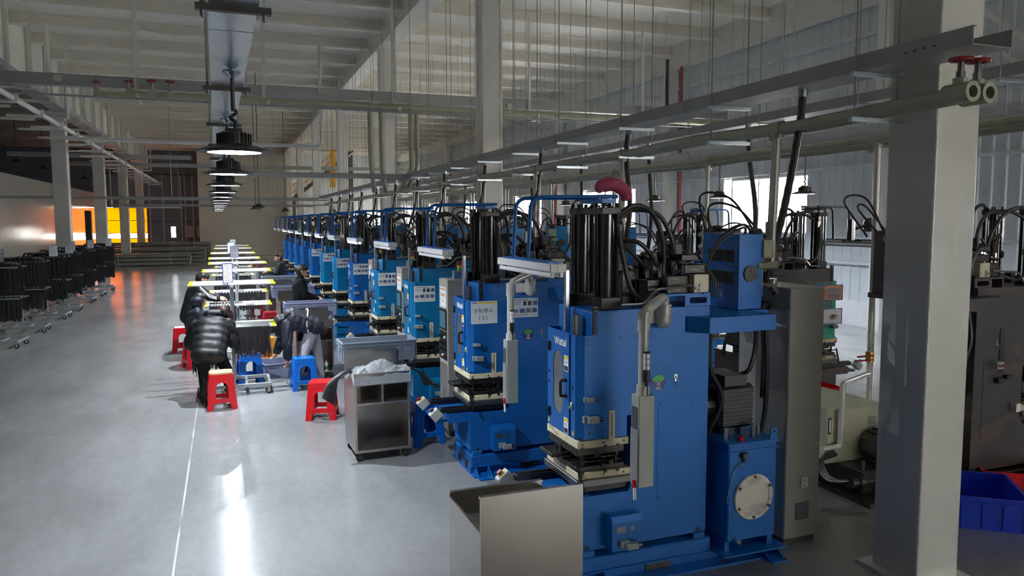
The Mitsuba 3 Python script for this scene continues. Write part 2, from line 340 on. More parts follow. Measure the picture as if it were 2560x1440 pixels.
# ------------------------------------------------------------------ overhead: aisle tray and high bay lamps
M1Y = [4.75, 7.30, 9.82, 12.32, 14.9, 17.25, 19.7, 22.4, 25.0, 27.5, 30.0, 32.5]     # front faces of the presses in the front row
N1Y = [5.0, 7.8, 10.4, 13.0, 15.6, 18.2, 20.8, 23.4, 26.0]                            # the row behind
def aisle_x(y): return .09 - .0095 * (y - 6)
AIS = T().translate([aisle_x(6) - .02, 6, 0]).rotate([0, 0, 1], .544)
t = thing('aisle_cable_tray', 'wide galvanized cable tray over the aisle carrying the row of bright lamps', 'cable tray')
for k in range(10):
    a = -9 + k * 4.0; put(t + '__channel', join(box(-.125, .125, a, a + 3.985, 3.74, 3.744), box(-.125, -.121, a, a + 3.985, 3.74, 3.85), box(.121, .125, a, a + 3.985, 3.74, 3.85)), 'galvanized', tw=AIS)
for k in range(12):
    yy = -4.2 + k * 2.6
    put(t + '__cross_bar', join(box(-.19, .19, yy - .02, yy + .02, 3.70, 3.735)), 'steel_dark', tw=AIS)
    for sx in (-.155, .155):
        put(t + '__hanger_rod', cyl((sx, yy, 3.66), (sx, yy, 8.0), .006, 6), 'rod_steel', tw=AIS)
        for zz in (3.665, 3.735): put(t + '__nut', cyl((sx, yy, zz), (sx, yy, zz + .035), .014, 6), 'galvanized', tw=AIS)
def lamp_proto(rod, lit=True):
    P = Proto()
    P.add('canopy', lathe([(.0, rod), (.05, rod), (.02, rod - .03), (.065, rod - .045), (.065, rod - .055), (.012, rod - .10), (0, rod - .1)], 16), 'galvanized', 35)
    P.add('rod', cyl((0, 0, rod - .09), (0, 0, .30), .015, 8), 'steel_dark', 40)
    P.add('hook', join(tube(spline([(0, 0, .32), (.02, 0, .29), (-.02, 0, .25), (.015, 0, .22), (0, 0, .15)], 5), .014, 6)), 'lamp_black', 40)
    body = [lathe([(0, .15), (.08, .15), (.10, .14), (.112, .09), (.118, .05), (0, .05)], 24)]
    for k in range(24):
        a = k * 15; body.append(ro(box(.08, .124, -.004, .004, .055, .135), a))
    P.add('heat_sink', join(body), 'lamp_black')
    P.add('shade', lathe([(.118, .06), (.15, .05), (.272, .012), (.272, .004), (.21, .012), (.195, .014), (.118, .045)], 10), 'lamp_black')
    P.add('driver_box', cbox(-.06, .06, -.045, .045, .15, .175, .006), 'lamp_black')
    return P
def high_bay(P, x, y, z, label, group, rad):
    t = thing('high_bay_lamp', label, 'lamp', group)
    tw = T().translate([x, y, z]); P.place(t, tw)
    a = np.arange(32) * 2 * np.pi / 32
    v = np.vstack([np.stack([.19 * np.cos(a), .19 * np.sin(a), a * 0 + .0], 1), [[0, 0, .0]]]); k = np.arange(32)
    d = mikit.ply(trimesh.Trimesh(v, np.stack([(k + 1) % 32, k, k * 0 + 32], 1), process=False), 'label_white')
    d['to_world'] = tw
    if rad: scene[num('lamp_beam')] = {'type': 'spot', 'to_world': T().look_at(origin=[x, y, z - .006], target=[x, y, 0], up=[0, 1, 0]), 'cutoff_angle': 79.0, 'beam_width': 6.0, 'sampling_weight': 4.0 if y < 26 and x < 5 else 1.0, 'intensity': {'type': 'rgb', 'value': [BEAM * rad / LAMP * .90, BEAM * rad / LAMP * .98, BEAM * rad / LAMP * 1.08]}}
    if rad: d['emitter'] = {'type': 'area', 'sampling_weight': .3, 'radiance': {'type': 'rgb', 'value': [rad * .90, rad * .98, rad * 1.08]}}
    k = num(t + '__light_panel'); scene[k] = d
LP = lamp_proto(.635)
for i in range(13):
    yy = 6.05 + 2.82 * i
    high_bay(LP, aisle_x(yy), yy, 3.105, f'lit black high bay lamp over the aisle, {words[i]} from the camera', 'lit lamps over the aisle', LAMP)
LR = lamp_proto(.95)
for i, yy in enumerate([12.45, 15.3, 18.2, 21.1, 24.0, 26.9, 29.8]):
    high_bay(LR, 11.0, yy, 3.11, f'black high bay lamp in front of the right-hand windows, {words[i]} from the right', 'lamps by the right windows', LAMP * 1.2)
LF = lamp_proto(5.23)
for i, (x, y) in enumerate([(1.27, 30.8), (1.26, 34.0), (3.0, 41.5), (5.3, 36.5), (5.7, 43.4)]):
    high_bay(LF, x, y, 3.1, f'small unlit high bay lamp hanging before the far white wall block, {words[i]} from the left', 'unlit lamps at the far end', 0)
LL = lamp_proto(2.53)
for i, (x, y) in enumerate([(-10.3, 47.9), (-10.2, 53.9), (-10.1, 60.0), (-9.7, 65.2)]):
    high_bay(LL, x, y, 5.8, f'unlit high bay lamp in the dark bay behind the partition, {words[i]} from the left', 'unlit lamps in the dark left bay', 0)

# ------------------------------------------------------------------ trays and pipes across the hall
def trunk(label, x0, x1, y, z, w=.2, h=.24, m='tray_grey', step=3.0):
    t = thing('cable_trunking', label, 'cable trunking', 'trunking across the hall'); x = x0; n = 0
    while x < x1 - .1:
        e = min(x + step, x1); put(t + '__section', cbox(x, e - .006, y, y + w, z, z + h, .004), m)
        x = e; n += 1
    return t
t = trunk('grey cable trunking crossing the hall below the ceiling, nearest of the crossings', -8.5, 13.9, 19.0, 5.52, .22, .25)
for x in (-1.75, .93, 3.98, 7.6, 11): put(t + '__hanger_post', join(box(x, x + .09, 19.0, 19.02, 5.3, 8.0), box(x, x + .02, 18.93, 19.02, 5.3, 8.0)), 'column_paint')
for x, z in ((-3.3, 5.60), (.2, 5.6), (2.2, 5.62), (7.0, 5.5)): put(t + '__junction_box', cbox(x, x + .14, 18.93, 19.0, z, z + .13), 'duct_white')
for x in (-1.7, 1.0, 4.05, 7.7): put(t + '__pipe_bracket', join(box(x, x + .07, 18.55, 19.05, 5.2, 5.23), box(x, x + .07, 18.55, 18.58, 5.1, 5.35)), 'column_paint')
def pipe(name, label, pts, r, m, group=None, rad=.12, n=10, cat='pipe'):
    return solo(name, tube(bend(pts, rad), r, n), m, label, cat, group, 35)
def gate_valve(label, x, y, z, s=1.0, mw='red_paint', group=None):
    t = thing('gate_valve', label, 'valve', group)
    put(t + '__body', join(cyl((x, y, z), (x, y, z + .09 * s), .034 * s, 10), cyl((x, y - .06 * s, z), (x, y + .06 * s, z), .05 * s, 12)), 'pipe_beige', 35)
    put(t + '__bonnet', join(cyl((x, y, z + .09 * s), (x, y, z + .16 * s), .02 * s, 8), cyl((x, y, z + .16 * s), (x, y, z + .19 * s), .012 * s, 8)), 'chrome', 35)
    a = np.linspace(0, 2 * np.pi, 19); c = np.stack([x + .062 * s * np.cos(a), y + .062 * s * np.sin(a), a * 0 + z + .19 * s], 1)
    put(t + '__handwheel', join(tube(c, .011 * s, 6, False), box(x - .06 * s, x + .06 * s, y - .006, y + .006, z + .185 * s, z + .195 * s), box(x - .006, x + .006, y - .06 * s, y + .06 * s, z + .185 * s, z + .195 * s)), mw, 35)
for i, (x0, y, z) in enumerate(((-2.5, 18.62, 5.32), (-1.9, 18.80, 5.40))):
    t = thing('cross_pipe', f'olive pipe crossing the hall under the trunking, {"front" if i == 0 else "rear"} one of the pair', 'pipe', 'olive pipes crossing the hall')
    put(t + '__run', cyl((x0, y, z), (13.9, y, z), .062, 12), 'pipe_beige', 35)
    for x in (x0 + .06, 3.42, 4.4, 7.2, 10.2): put(t + '__coupling', cyl((x - .06, y, z), (x + .06, y, z), .08, 12), 'pipe_beige', 35)
    gate_valve(f'olive gate valve with dark red wheel at the left end of the {"front" if i == 0 else "rear"} crossing pipe', x0 + .05, y, z, 1.3)
for i, x in enumerate((-1.36, -1.0)):
    gate_valve(f'olive gate valve facing the camera beside the crossing pipes, {"left" if i == 0 else "right"} one', x, 18.45, 5.36, 1.4)
pipe('cross_pipe', 'thin grey pipe below the olive crossing pipes', [(-8, 18.5, 5.26), (13.9, 18.5, 5.18)], .022, 'tray_grey')
for i, (x, zt) in enumerate(((3.37, 5.32), (3.64, 5.4), (4.37, 5.32), (4.52, 5.4))):
    xe = 4.1 if i % 2 == 0 else 4.26
    pipe('drop_pipe', f'olive pipe dropping from the crossing pipes to the machine pipes, {words[i] if i else "first"} from the left', [(x, 18.7, zt), (x + .02, 18.72, 3.9), (xe if i > 1 else x + .1, 18.8, 3.3)], .058, 'pipe_beige', 'olive drop pipes')
pipe('conduit_pipe', 'white pipe crossing the aisle high up and turning up at its right end', [(-3.9, 24, 4.86), (2.85, 24, 4.86), (2.85, 24, 8.0)], .05, 'pipe_white', rad=.2)
trunk('grey trunking left of the lamps near the far end', -8.5, -1.3, 38, 5.4, .2, .18)
trunk('grey trunking running from the aisle tray to the tray over the presses', .2, 4.1, 17.8, 3.58, .2, .11)
trunk('grey trunking crossing the hall low before the far wall block', -8.5, 4.1, 36.2, 3.56, .2, .1)
trunk('grey trunking crossing the hall high before the far wall block', -8, 13.8, 45, 5.5, .2, .2)
for i, (y, z) in enumerate(((40, 3.64), (40.2, 3.40), (46, 3.45))):
    t = thing('rail_pipe', f'thin grey rail crossing the hall far away, {["upper", "middle", "lower"][i]} one', 'pipe'); put(t + '__rail', cyl((-5.0, y, z), (5, y, z), .03, 8), 'tray_grey', 35)
    for x in (-4.9, -2.3, 2.4, 4.3): put(t + '__hanger_rod', cyl((x, y, z), (x, y, 8.33), .01, 6), 'rod_steel')
pipe('rail_pipe', 'white bent pipe end by the left columns', [(-5.37, 41.9, 3.8), (-5.1, 41.9, 3.8), (-5.1, 41.9, 3.3), (-2, 41.9, 3.3)], .04, 'pipe_white')

# trays and pipes over the press rows
def row_tray(label, x0, x1, z, y0, y1, rods=True, step=3.0, h=.11, hang=None):
    t = thing('cable_tray', label, 'cable tray', 'trays over the press rows'); y = y0
    while y < y1 - .1:
        e = min(y + step, y1); put(t + '__section', join(box(x0, x1, y, e - .008, z, z + .004), box(x0, x0 + .004, y, e - .008, z, z + h), box(x1 - .004, x1, y, e - .008, z, z + h), box(x0, x0 + .03, y, e - .008, z + h - .004, z + h)), 'tray_grey')
        y = e
    y = y0 + .85
    while y < y1:
        put(t + '__cross_bar', box(x0 - .06, x1 + .06, y - .015, y + .015, z - .035, z - .006), 'galvanized')
        if hang: put(t + '__pipe_bar', box(x0 - .06, x1 + .06, y - .015, y + .015, hang - .03, hang), 'galvanized')
        for x in (x0 - .03, x1 + .03): put(t + '__hanger_rod', cyl((x, y, (hang or z) - .05), (x, y, 8.0), .006, 6), 'rod_steel')
        y += 1.65
    return t
t1 = row_tray('long grey cable tray over the front presses, its open end at the upper right', 4.1, 4.42, 3.61, 3.3, 36.2, hang=3.30)
for yy in (3.55, 3.62, 3.69, 3.76): put(t1 + '__slot', box(4.098, 4.101, yy, yy + .02, 3.65, 3.66), 'steel_dark')
row_tray('grey cable tray over the rear row of presses', 6.6, 6.9, 3.87, 2.5, 30, hang=None)
row_tray('grey cable tray carrying the lamps near the right windows', 10.9, 11.15, 4.05, 4, 34)
def long_pipe(label, x, z, y0, y1, marks, r=.042, n=12):
    t = thing('air_pipe', label, 'pipe', 'olive pipes over the press rows')
    ys = np.linspace(y0, y1, 24); zz = z - .03 * np.sin((ys - y0) / 2.9 * np.pi) ** 2
    put(t + '__run', tube(np.stack([ys * 0 + x, ys, zz], 1), r, n), 'pipe_beige', 35)
    for m in marks: put(t + '__tee', join(cyl((x, m - .06, np.interp(m, ys, zz)), (x, m + .06, np.interp(m, ys, zz)), r * 1.28, 12), cyl((x, m, np.interp(m, ys, zz)), (x, m, np.interp(m, ys, zz) - .08), r * 1.15, 12)), 'pipe_beige', 35)
    return t
for i, x in enumerate((4.16, 4.30)):
    long_pipe(f'olive pipe under the tray of the front row, {"left" if i == 0 else "right"} one of the pair', x, 3.35, 3.5, 34, [y + .28 + .2 * i for y in M1Y])
    t = thing('gate_valve', f'open olive gate valve with dark red wheel at the upper right, {"left" if i == 0 else "right"} one', 'valve'); y, z = 3.42, 3.35
    ring = lathe([(.05, -.09), (.062, -.09), (.062, .09), (.05, .09), (.036, .09), (.036, -.09), (.05, -.09)], 20); ring = mv(ro(ring, 90, 'x'), (x, y, z))
    put(t + '__body', join(ring, cyl((x, y, z + .05), (x, y, z + .09), .042, 12)), 'pipe_beige', 35)
    put(t + '__bonnet', join(cyl((x, y, z + .09), (x, y, z + .13), .026, 8), cyl((x, y, z + .13), (x, y, z + .185), .018, 10), cyl((x, y, z + .185), (x, y, z + .2), .008, 6)), 'chrome', 35)
    a = np.linspace(0, 2 * np.pi, 21); put(t + '__handwheel', join(tube(np.stack([x + .06 * np.cos(a), y + .06 * np.sin(a), a * 0 + z + .2], 1), .011, 6, False), box(x - .058, x + .058, y - .006, y + .006, z + .195, z + .204), box(x - .006, x + .006, y - .058, y + .058, z + .195, z + .204)), 'red_paint', 35)
for i, x in enumerate((6.0, 6.14)):
    long_pipe(f'olive pipe over the rear row of presses, {"left" if i == 0 else "right"} one of the pair', x, 3.40 - .04 * i, 2.0, 30, [y + .8 + .2 * i for y in N1Y])
# drops of the front row: two beige pipes per press down to its heater valves
for i, yy in enumerate(M1Y):
    for j in (0, 1):
        x = (4.16, 4.30)[j]; y = yy + .28 + .2 * j; z = (2.24, 2.42)[j]
        t = thing('drop_pipe', f'cream pipe dropping to the {"lower" if j == 0 else "upper"} heater outlet of the {words[i]} front-row press', 'pipe', 'drop pipes of the front row')
        put(t + '__pipe', tube(bend([(x, y, 3.3), (x - .03, y, z), (3.97, y - .02, z)], .05), .024 if j else .027, 10), 'pipe_cream', 35)
        if i < 5:
            put(t + '__coupling', cyl((x - .03, y, z + .05), (x - .03, y, z + .16), .036, 10), 'pipe_beige', 35)
            put(t + '__ball_valve', join(cyl((4.0, y - .02, z), (4.07, y - .02, z), .036, 8), cyl((4.035, y - .02, z), (4.035, y - .02, z + .05), .01, 6), box(4.03, 4.13, y - .03, y - .01, z + .05, z + .06)), 'brass', 35)
def conduit(label, pts, r=.026):
    p = spline(pts, 14); rr = r * (1 + .10 * (np.arange(len(p)) % 2)); t = thing('flexible_conduit', label, 'conduit', 'black conduits from the trays')
    put(t + '__hose', tube(p, rr, 8), 'black_hose', 50); put(t + '__gland', cyl(p[0] + [0, 0, .02], p[0] - [0, 0, .06], r * 1.35, 10), 'galvanized', 35)
for i, yy in enumerate(M1Y):
    s = (.0, .06, -.32, -.32, -.3, -.3, -.3, -.3, -.3, -.3, -.3, -.3)[i]
    conduit(f'black conduit from the front tray down to the {words[i]} press of the front row', [(4.26, yy + .12 + (.2 if i else 0), 3.61), (4.24, yy + .13 + (.2 if i else 0), 3.3), (4.22 + s * .4, yy + .25, 2.7), (4.18 + s, yy + .42, 2.08)], .028 if i < 6 else .032)
for i, yy in enumerate(N1Y[:8]):
    conduit(f'black conduit from the rear tray down to the {words[i]} press of the rear row', [(6.7, yy + .9, 3.87), (6.66, yy + .8, 3.4), (6.5, yy + .45, 2.7), (6.35, yy + .3, 2.1)], .03)
# left tray, pipe and brackets; wall piping on the right
t = thing('cable_tray', 'grey tray with brackets running along the left column row', 'cable tray')
for a in np.arange(14, 52, 4.): put(t + '__section', join(box(-4.75, -4.35, a, a + 3.99, 5.95, 5.955), box(-4.75, -4.745, a, a + 3.99, 5.95, 6.1), box(-4.355, -4.35, a, a + 3.99, 5.95, 6.1)), 'tray_grey')
for a in np.arange(15, 56, 2.35):
    put(t + '__bracket', join(box(-5.15, -4.3, a, a + .06, 5.86, 5.93), box(-4.36, -4.30, a, a + .06, 5.86, 6.06)), 'column_paint')
    put(t + '__bracket', box(-5.15, -4.3, a, a + .06, 5.10, 5.16), 'column_paint')
    put(t + '__bracket', join(box(-4.6, -3.85, a + 1., a + 1.06, 5.02, 5.08), box(-3.91, -3.85, a + 1, a + 1.06, 5.02, 5.2)), 'column_paint')
    put(t + '__hanger_post', join(box(-4.35, -4.28, a, a + .02, 5.9, 8.0), box(-4.35, -4.33, a, a + .07, 5.9, 8.0)), 'column_paint')
pipe('wall_pipe', 'white pipe running along the left column row', [(-4.0, 12, 5.16), (-4.0, 56, 5.16)], .06, 'pipe_white', n=12)
pipe('wall_pipe', 'white drop pipe before the left columns', [(-4.3, 24, 7.9), (-4.3, 24, 6.6), (-3.9, 24, 6.5), (-3.9, 24, 5.4)], .05, 'pipe_white')
t = thing('fire_pipe', 'dark red fire pipe along the ribbed right wall', 'pipe')
put(t + '__run', cyl((13.92, 2, 5.42), (13.92, 60, 5.42), .045, 8), 'red_paint', 35)
for y in (21.5, 31.6, 40.8): put(t + '__riser', cyl((13.92, y, .3), (13.92, y, 7.5 if y < 22 else 5.5), .05, 8), 'red_paint', 35)
trunk('grey trunking along the ribbed right wall below the red pipe', 13.9, 14.3, 3, 4.9)
t = thing('wall_trunking', 'pale grey trunking along the right wall over the windows', 'cable trunking')
for a in np.arange(2, 56, 3.): put(t + '__section', box(13.66, 13.84, a, a + 2.99, 4.55, 4.72), 'tray_grey')
solo('cable', tube(spline([(13.95, 22.4, 7.9), (13.94, 22.4, 7.2), (13.93, 22.35, 6.3), (13.9, 22.1, 5.8), (13.92, 21.2, 5.5)], 6), .05, 6), 'black_hose', 'thick black cable bundle hanging beside a wall column at the upper right', 'cable', None, 35)
solo('wall_brace', join(tube([(14.1, 11.5, 6.4), (14.1, 9.3, 4.6)], .05, 4), tube([(14.1, 11.2, 6.7), (14.1, 9.0, 4.9)], .05, 4)), 'column_paint', 'white diagonal steel brace on the wall right of the nearest column', 'brace')
# ------------------------------------------------------------------ the hydraulic presses (local: x into the machine from its front, y along the row, z up)
def ring(outer, d): g = outer if hasattr(outer, 'exterior') else Polygon(outer); return g.difference(g.buffer(-d, join_style=2))
def bolt(x, y, z, r=.008, ax='y', h=.006):
    d = {'x': (h, 0, 0), 'y': (0, h, 0), 'z': (0, 0, h)}[ax]; return cyl((x, y, z), (x - d[0], y - d[1], z + d[2]), r, 6)
def make_press(full=True):
    P = Proto(); A = P.add; r0 = np.random.default_rng(3)
    A('base', join(cbox(0, 1.1, -.03, .59, .09, .20, .008), box(0, 1.68, 0, .56, .015, .09), box(0, 1.68, -.13, .69, 0, .015), box(0, 1.68, -.05, .61, .086, .096)), 'press_blue')
    for a in (.03, .17, 1.52, 1.65): A('gusset', prism([(0, .088), (-.06, .088), (-.22, .0), (0, 0)], 'x', a, a + .014), 'press_blue')
    for a in (.03, 1.52): A('foot_plate', box(a, a + .15, -.23, -.05, 0, .012), 'press_blue')
    for a, b in ((.55, .76), (1.2, 1.37)): A('fork_pocket', box(a, b, -.012, .005, .018, .082), 'black_steel')
    for a, b in ((.09, .19), (.33, .44)): A('fork_pocket', box(-.002, .01, a, b, .035, .12), 'black_steel')
    fr = Polygon([(0, .24), (1.07, .24), (1.07, 1.965), (.1, 1.965), (.1, 1.2), (.43, 1.2), (.43, .70), (.40, .64), (0, .64)]).buffer(-.012).buffer(.012, quad_segs=3)
    A('frame', prism(fr, 'y', 0, .56), 'press_blue')
    for a in (.02, .95):
        for b in (-.025, .525): A('foot', cbox(a, a + .1, b, b + .06, .2, .245, .004), 'press_blue'); A('foot_bolt', cyl((a + .05, b + .03, .24), (a + .05, b + .03, .275), .016, 8), 'steel_dark')
    A('access_panel', prism(rrect(.64, .95, .53, 1.28, .006), 'y', -.003, .0), 'press_blue')
    A('screw', join(*[bolt(x, -.003, z, .006, 'y', .003) for x in (.66, .93) for z in (.55, 1.26)] + [bolt(x, 0, z, .012, 'y', .004) for x, z in ((.5, .77),)]), 'black_steel')
    A('door_guard', prism(ring([(0, .545), (0, .06), (.045, 0), (.385, 0), (.385, .545)], .009), 'z', 1.05, 1.795), 'press_blue')
    A('door_guard__floor', box(.01, .375, .01, .535, 1.05, 1.058), 'black_steel')
    w = rrect(.25, .42, 1.18, 1.645, .084)
    A('door', prism(rrect(.14, .475, 1.055, 1.79, .006).difference(w), 'x', -.010, .0), 'press_blue')
    A('door__window', prism(w.buffer(.004), 'x', -.006, .012), 'pane_smoke', label='smoked window slot')
    hx = bend([(-.008, .19, 1.335), (-.05, .2, 1.335), (-.05, .2, 1.45), (-.008, .19, 1.45)], .015)
    A('door__handle', join(tube(hx, .011, 8), cbox(-.018, -.008, .175, .205, 1.322, 1.348, .003), cbox(-.018, -.008, .175, .205, 1.437, 1.463, .003)), 'black_plastic', 35)
    for z in (1.16, 1.66): A('door__hinge', join(cbox(-.02, -.0, .463, .497, z - .035, z + .035, .004), cyl((-.02, .48, z - .035), (-.02, .48, z + .035), .009, 8)), 'black_plastic')
    A('door__screw', join(*[bolt(-.001, .515, z, .011, 'x', .003) for z in (1.38, 1.46)] + [bolt(-.001, .10, z, .011, 'x', .003) for z in (1.41,)]), 'black_steel')
    A('start_button', join(cbox(-.012, 0, .09, .12, 1.255, 1.305, .003)), 'label_white')
    A('start_button__cap', cyl((-.012, .105, 1.272), (-.022, .105, 1.272), .013, 12), 'sticker_green')
    for z0, z1 in ((1.515, 1.63), (1.06, 1.175)):
        A('warning_label', box(-.0115, -.010, .15, .225, z0, z1), 'label_white')
        A('warning_label__yellow_band', box(-.012, -.0115, .152, .223, z1 - .028, z1 - .004), 'label_yellow'); A('warning_label__print', box(-.012, -.0115, .155, .22, z0 + .005, z0 + .04), 'print_dark'); A('warning_label__print', box(-.012, -.0115, .18, .195, z0 + .055, z0 + .075), 'print_grey')
    for y in (.09, .52): A('triangle_label', trimesh.Trimesh([[-.0015, y - .02, 1.07], [-.0015, y + .02, 1.07], [-.0015, y, 1.11]], [[0, 1, 2]], process=False), 'label_yellow')
    tm = meshkit.text_mesh('Watai', .05, .004, True); v = np.array(tm.vertices); wd = v[:, 0].max()
    tm = trimesh.Trimesh(np.stack([-.010 - v[:, 2], .39 - v[:, 0] * .21 / wd, 1.695 + v[:, 1]], 1), tm.faces, process=False)
    A('nameplate_lettering', tm, 'label_white', label='white raised lettering')
    A('guard_screw', join(*[bolt(x, 0, z, .006, 'y', .003) for x, z in ((.06, 1.77), (.06, 1.735), (.09, 1.1), (.09, 1.16), (.33, 1.77))]), 'black_steel')
    for x, z, s in ((.05, 1.345, .75), (.05, 1.205, 1.1)):
        A('plug', join(cbox(x - .02 * s, x + .02 * s, -.03 * s, 0, z - .022 * s, z + .022 * s, .003), cbox(x + .0, x + .075 * s, -.065 * s, -.02 * s, z - .02 * s, z + .02 * s, .004)), 'plug_grey')
        A('plug__gland', cyl((x + .075 * s, -.045 * s, z), (x + .10 * s, -.045 * s, z), .014 * s, 10), 'black_plastic', 35)
    A('strap', prism(rrect(.235, .285, 1.025, 1.25, .004), 'y', -.006, 0), 'valve_cream'); A('strap__slot', box(.257, .263, -.0075, -.006, 1.06, 1.23), 'black_steel')
    # heating plates, mould, slide
    A('upper_plate', join(cbox(-.005, .40, 0, .55, .99, 1.045, .004)), 'plate_cream'); A('lower_plate', cbox(-.005, .42, 0, .55, .765, .815, .004), 'plate_cream')
    A('plate_bolt', join(*[bolt(x, 0, z, .007, 'y', .004) for x in (.03, .2, .36) for z in (1.02, .79)] + [box(x, x + .025, -.003, .02, z, z + .018) for x in (.02, .2, .3) for z in (.985, .80)]), 'black_steel')
    A('lower_steel', cbox(-.02, .43, -.02, .57, .715, .765, .004), 'plate_steel')
    ms = [cbox(.0, .38, .03, .52, .93, .99, .004), cbox(.0, .38, .03, .52, .815, .85, .004)]
    for _ in range(34):
        x, y = r0.uniform(-.03, .36), r0.uniform(-.02, .5); z = r0.choice([.85, .9]); a, b, c = r0.uniform(.015, .07, 3); ms.append(box(x, x + a, y, y + b, z, z + c * .6))
    for x in (.05, .32):
        for y in (.05, .48): ms.append(cyl((x, y, .83), (x, y, .97), .012, 8))
    for k in range(6): ms.append(cyl((-.03, .06 + k * .08, .875), (.36, .05 + k * .085, .87), .007, 6))
    A('mould', join(ms), 'mould_black')
    A('mould__lever', tube([(-.01, .02, .90), (.01, -.05, .74), (.015, -.07, .70)], .011, 8), 'black_gloss', 35); A('mould__front_plate', cbox(-.1, .02, .24, .46, .872, .9, .003), 'black_steel')
    A('slide_table', join(box(-.22, .1, .02, .54, .63, .645), box(-.22, .0, .02, .03, .55, .645), box(-.22, -.2, .02, .54, .58, .645)), 'press_blue')
    for y in (.04, .44): A('slide_rail', join(cbox(-.30, .42, y, y + .07, .655, .70, .004), box(-.28, .42, y + .02, y + .05, .70, .712)), 'black_steel')
    for y, z in ((-.02, .66), (.5, .66)):
        b = ro(join(cbox(-.055, .055, -.04, .04, -.05, .05, .006)), -40, 'y'); A('two_hand_box', mv(b, (-.36, y + .02, z)), 'box_grey')
        n = np.array([-.64, 0, .77]); c = np.array([-.36, y + .02, z]) + n * .05
        A('two_hand_box__button', cyl(c, c + n * .03, .022, 12), 'red_paint' if y > .1 else 'black_plastic', 35); A('two_hand_box__collar', cyl(c - n * .002, c + n * .008, .03, 12), 'label_yellow' if y > .1 else 'label_white', 35)
    A('control_bracket', join(box(-.34, -.2, .02, .05, .57, .6), box(-.34, -.2, .5, .53, .57, .6), box(-.34, -.31, .02, .53, .57, .6)), 'press_blue')
    # junction box on the side
    jp = [(-.0, .25), (-.11, .25), (-.11, .46), (-.09, .50), (0, .50)]
    A('junction_box', prism(jp, 'x', .215, .455), 'press_blue')
    A('junction_box__nameplate', box(.25, .32, -.1125, -.11, .385, .43), 'plate_steel'); A('junction_box__nameplate', box(.36, .39, -.1125, -.11, .39, .42), 'plate_steel')
    A('junction_box__plug', join(cbox(.27, .34, -.145, -.11, .285, .335, .003), cbox(.3, .39, -.185, -.14, .28, .325, .004)), 'plug_grey'); A('junction_box__plug_gland', cyl((.39, -.163, .302), (.42, -.163, .302), .018, 10), 'black_plastic', 35)
    a = np.linspace(0, 2 * np.pi, 37)[:-1]; disc = Point(.64, 1.42).buffer(.062, quad_segs=10)
    A('round_sticker', prism(disc, 'y', -.002, 0), 'sticker_navy')
    gseg = Polygon([(.64, 1.41), (.585, 1.445), (.585, 1.49), (.695, 1.49), (.695, 1.445)]).intersection(disc.buffer(-.006)).intersection(sbox(.5, 1.425, .8, 1.5))
    A('round_sticker__green_field', prism(gseg, 'y', -.003, -.002), 'sticker_green')
    A('round_sticker__print', join(prism(ring(Point(.64, 1.408).buffer(.014), .003), 'y', -.003, -.002), box(.636, .644, -.003, -.002, 1.40, 1.415), box(.617, .663, -.003, -.002, 1.378, 1.386), box(.622, .658, -.003, -.002, 1.368, 1.373)), 'label_white')
    A('hook', join(box(.775, .80, -.002, 0, 1.42, 1.47), tube([(.787, -.004, 1.46), (.787, -.02, 1.42), (.787, -.02, 1.395), (.80, -.02, 1.385), (.81, -.02, 1.40)], .003, 6)), 'chrome')
    # cylinders
    for y in (.11, .50):
        x = .265
        A('cylinder', join(cyl((x, y, 2.05), (x, y, 2.645), .054, 20)), 'black_gloss', 35)
        A('cylinder__tie_rod', join(*[cyl((x + sx * .055, y + sy * .055, 2.05), (x + sx * .055, y + sy * .055, 2.645), .014, 8) for sx in (-1, 1) for sy in (-1, 1)] + [cyl((x + sx * .065, y, 2.05), (x + sx * .065, y, 2.645), .010, 6) for sx in (-1, 1)]), 'black_gloss', 35)
        A('cylinder__top_flange', join(cbox(x - .076, x + .076, y - .076, y + .076, 2.64, 2.69, .005), *[cyl((x + sx * .055, y + sy * .055, 2.69), (x + sx * .055, y + sy * .055, 2.72), .014, 6) for sx in (-1, 1) for sy in (-1, 1)]), 'black_steel')
        A('cylinder__base_block', join(cbox(x - .08, x + .08, y - .08, y + .08, 1.965, 2.055, .005)), 'black_steel')
        A('cylinder__piston', cyl((x, y, 1.3), (x, y, 1.97), .035, 12), 'chrome', 35)
    A('guide_column', join(cbox(.10, .16, .36, .44, 1.10, 2.06, .004), *[box(.09, .1, .365 + .018 * k, .373 + .018 * k, 1.1, 2.0) for k in range(4)]), 'black_gloss')
    A('guide_column', join(cbox(.03, .075, .13, .18, 1.1, 1.93, .004)), 'plate_steel')
    A('linear_scale', cbox(.03, .062, .29, .325, 1.2, 2.24, .003), 'galvanized'); A('linear_scale__cap', cbox(.025, .067, .285, .33, 2.24, 2.30, .003), 'black_plastic')
    A('drag_chain', join(*[cbox(.105, .14, -.012, .03, 1.80 + k * .026, 1.822 + k * .026, .003) for k in range(8)]), 'black_plastic')
    # valve block on top
    A('valve_stand', join(box(.72, 1.09, .02, .5, 2.045, 2.06), prism(sbox(.87, 1.965, 1.09, 2.05).difference(rrect(.91, 1.06, 1.985, 2.03, .015)), 'y', .02, .03), box(.72, .735, .02, .5, 1.965, 2.05), box(1.075, 1.09, .03, .5, 1.965, 2.05)), 'press_blue')
    vb = []
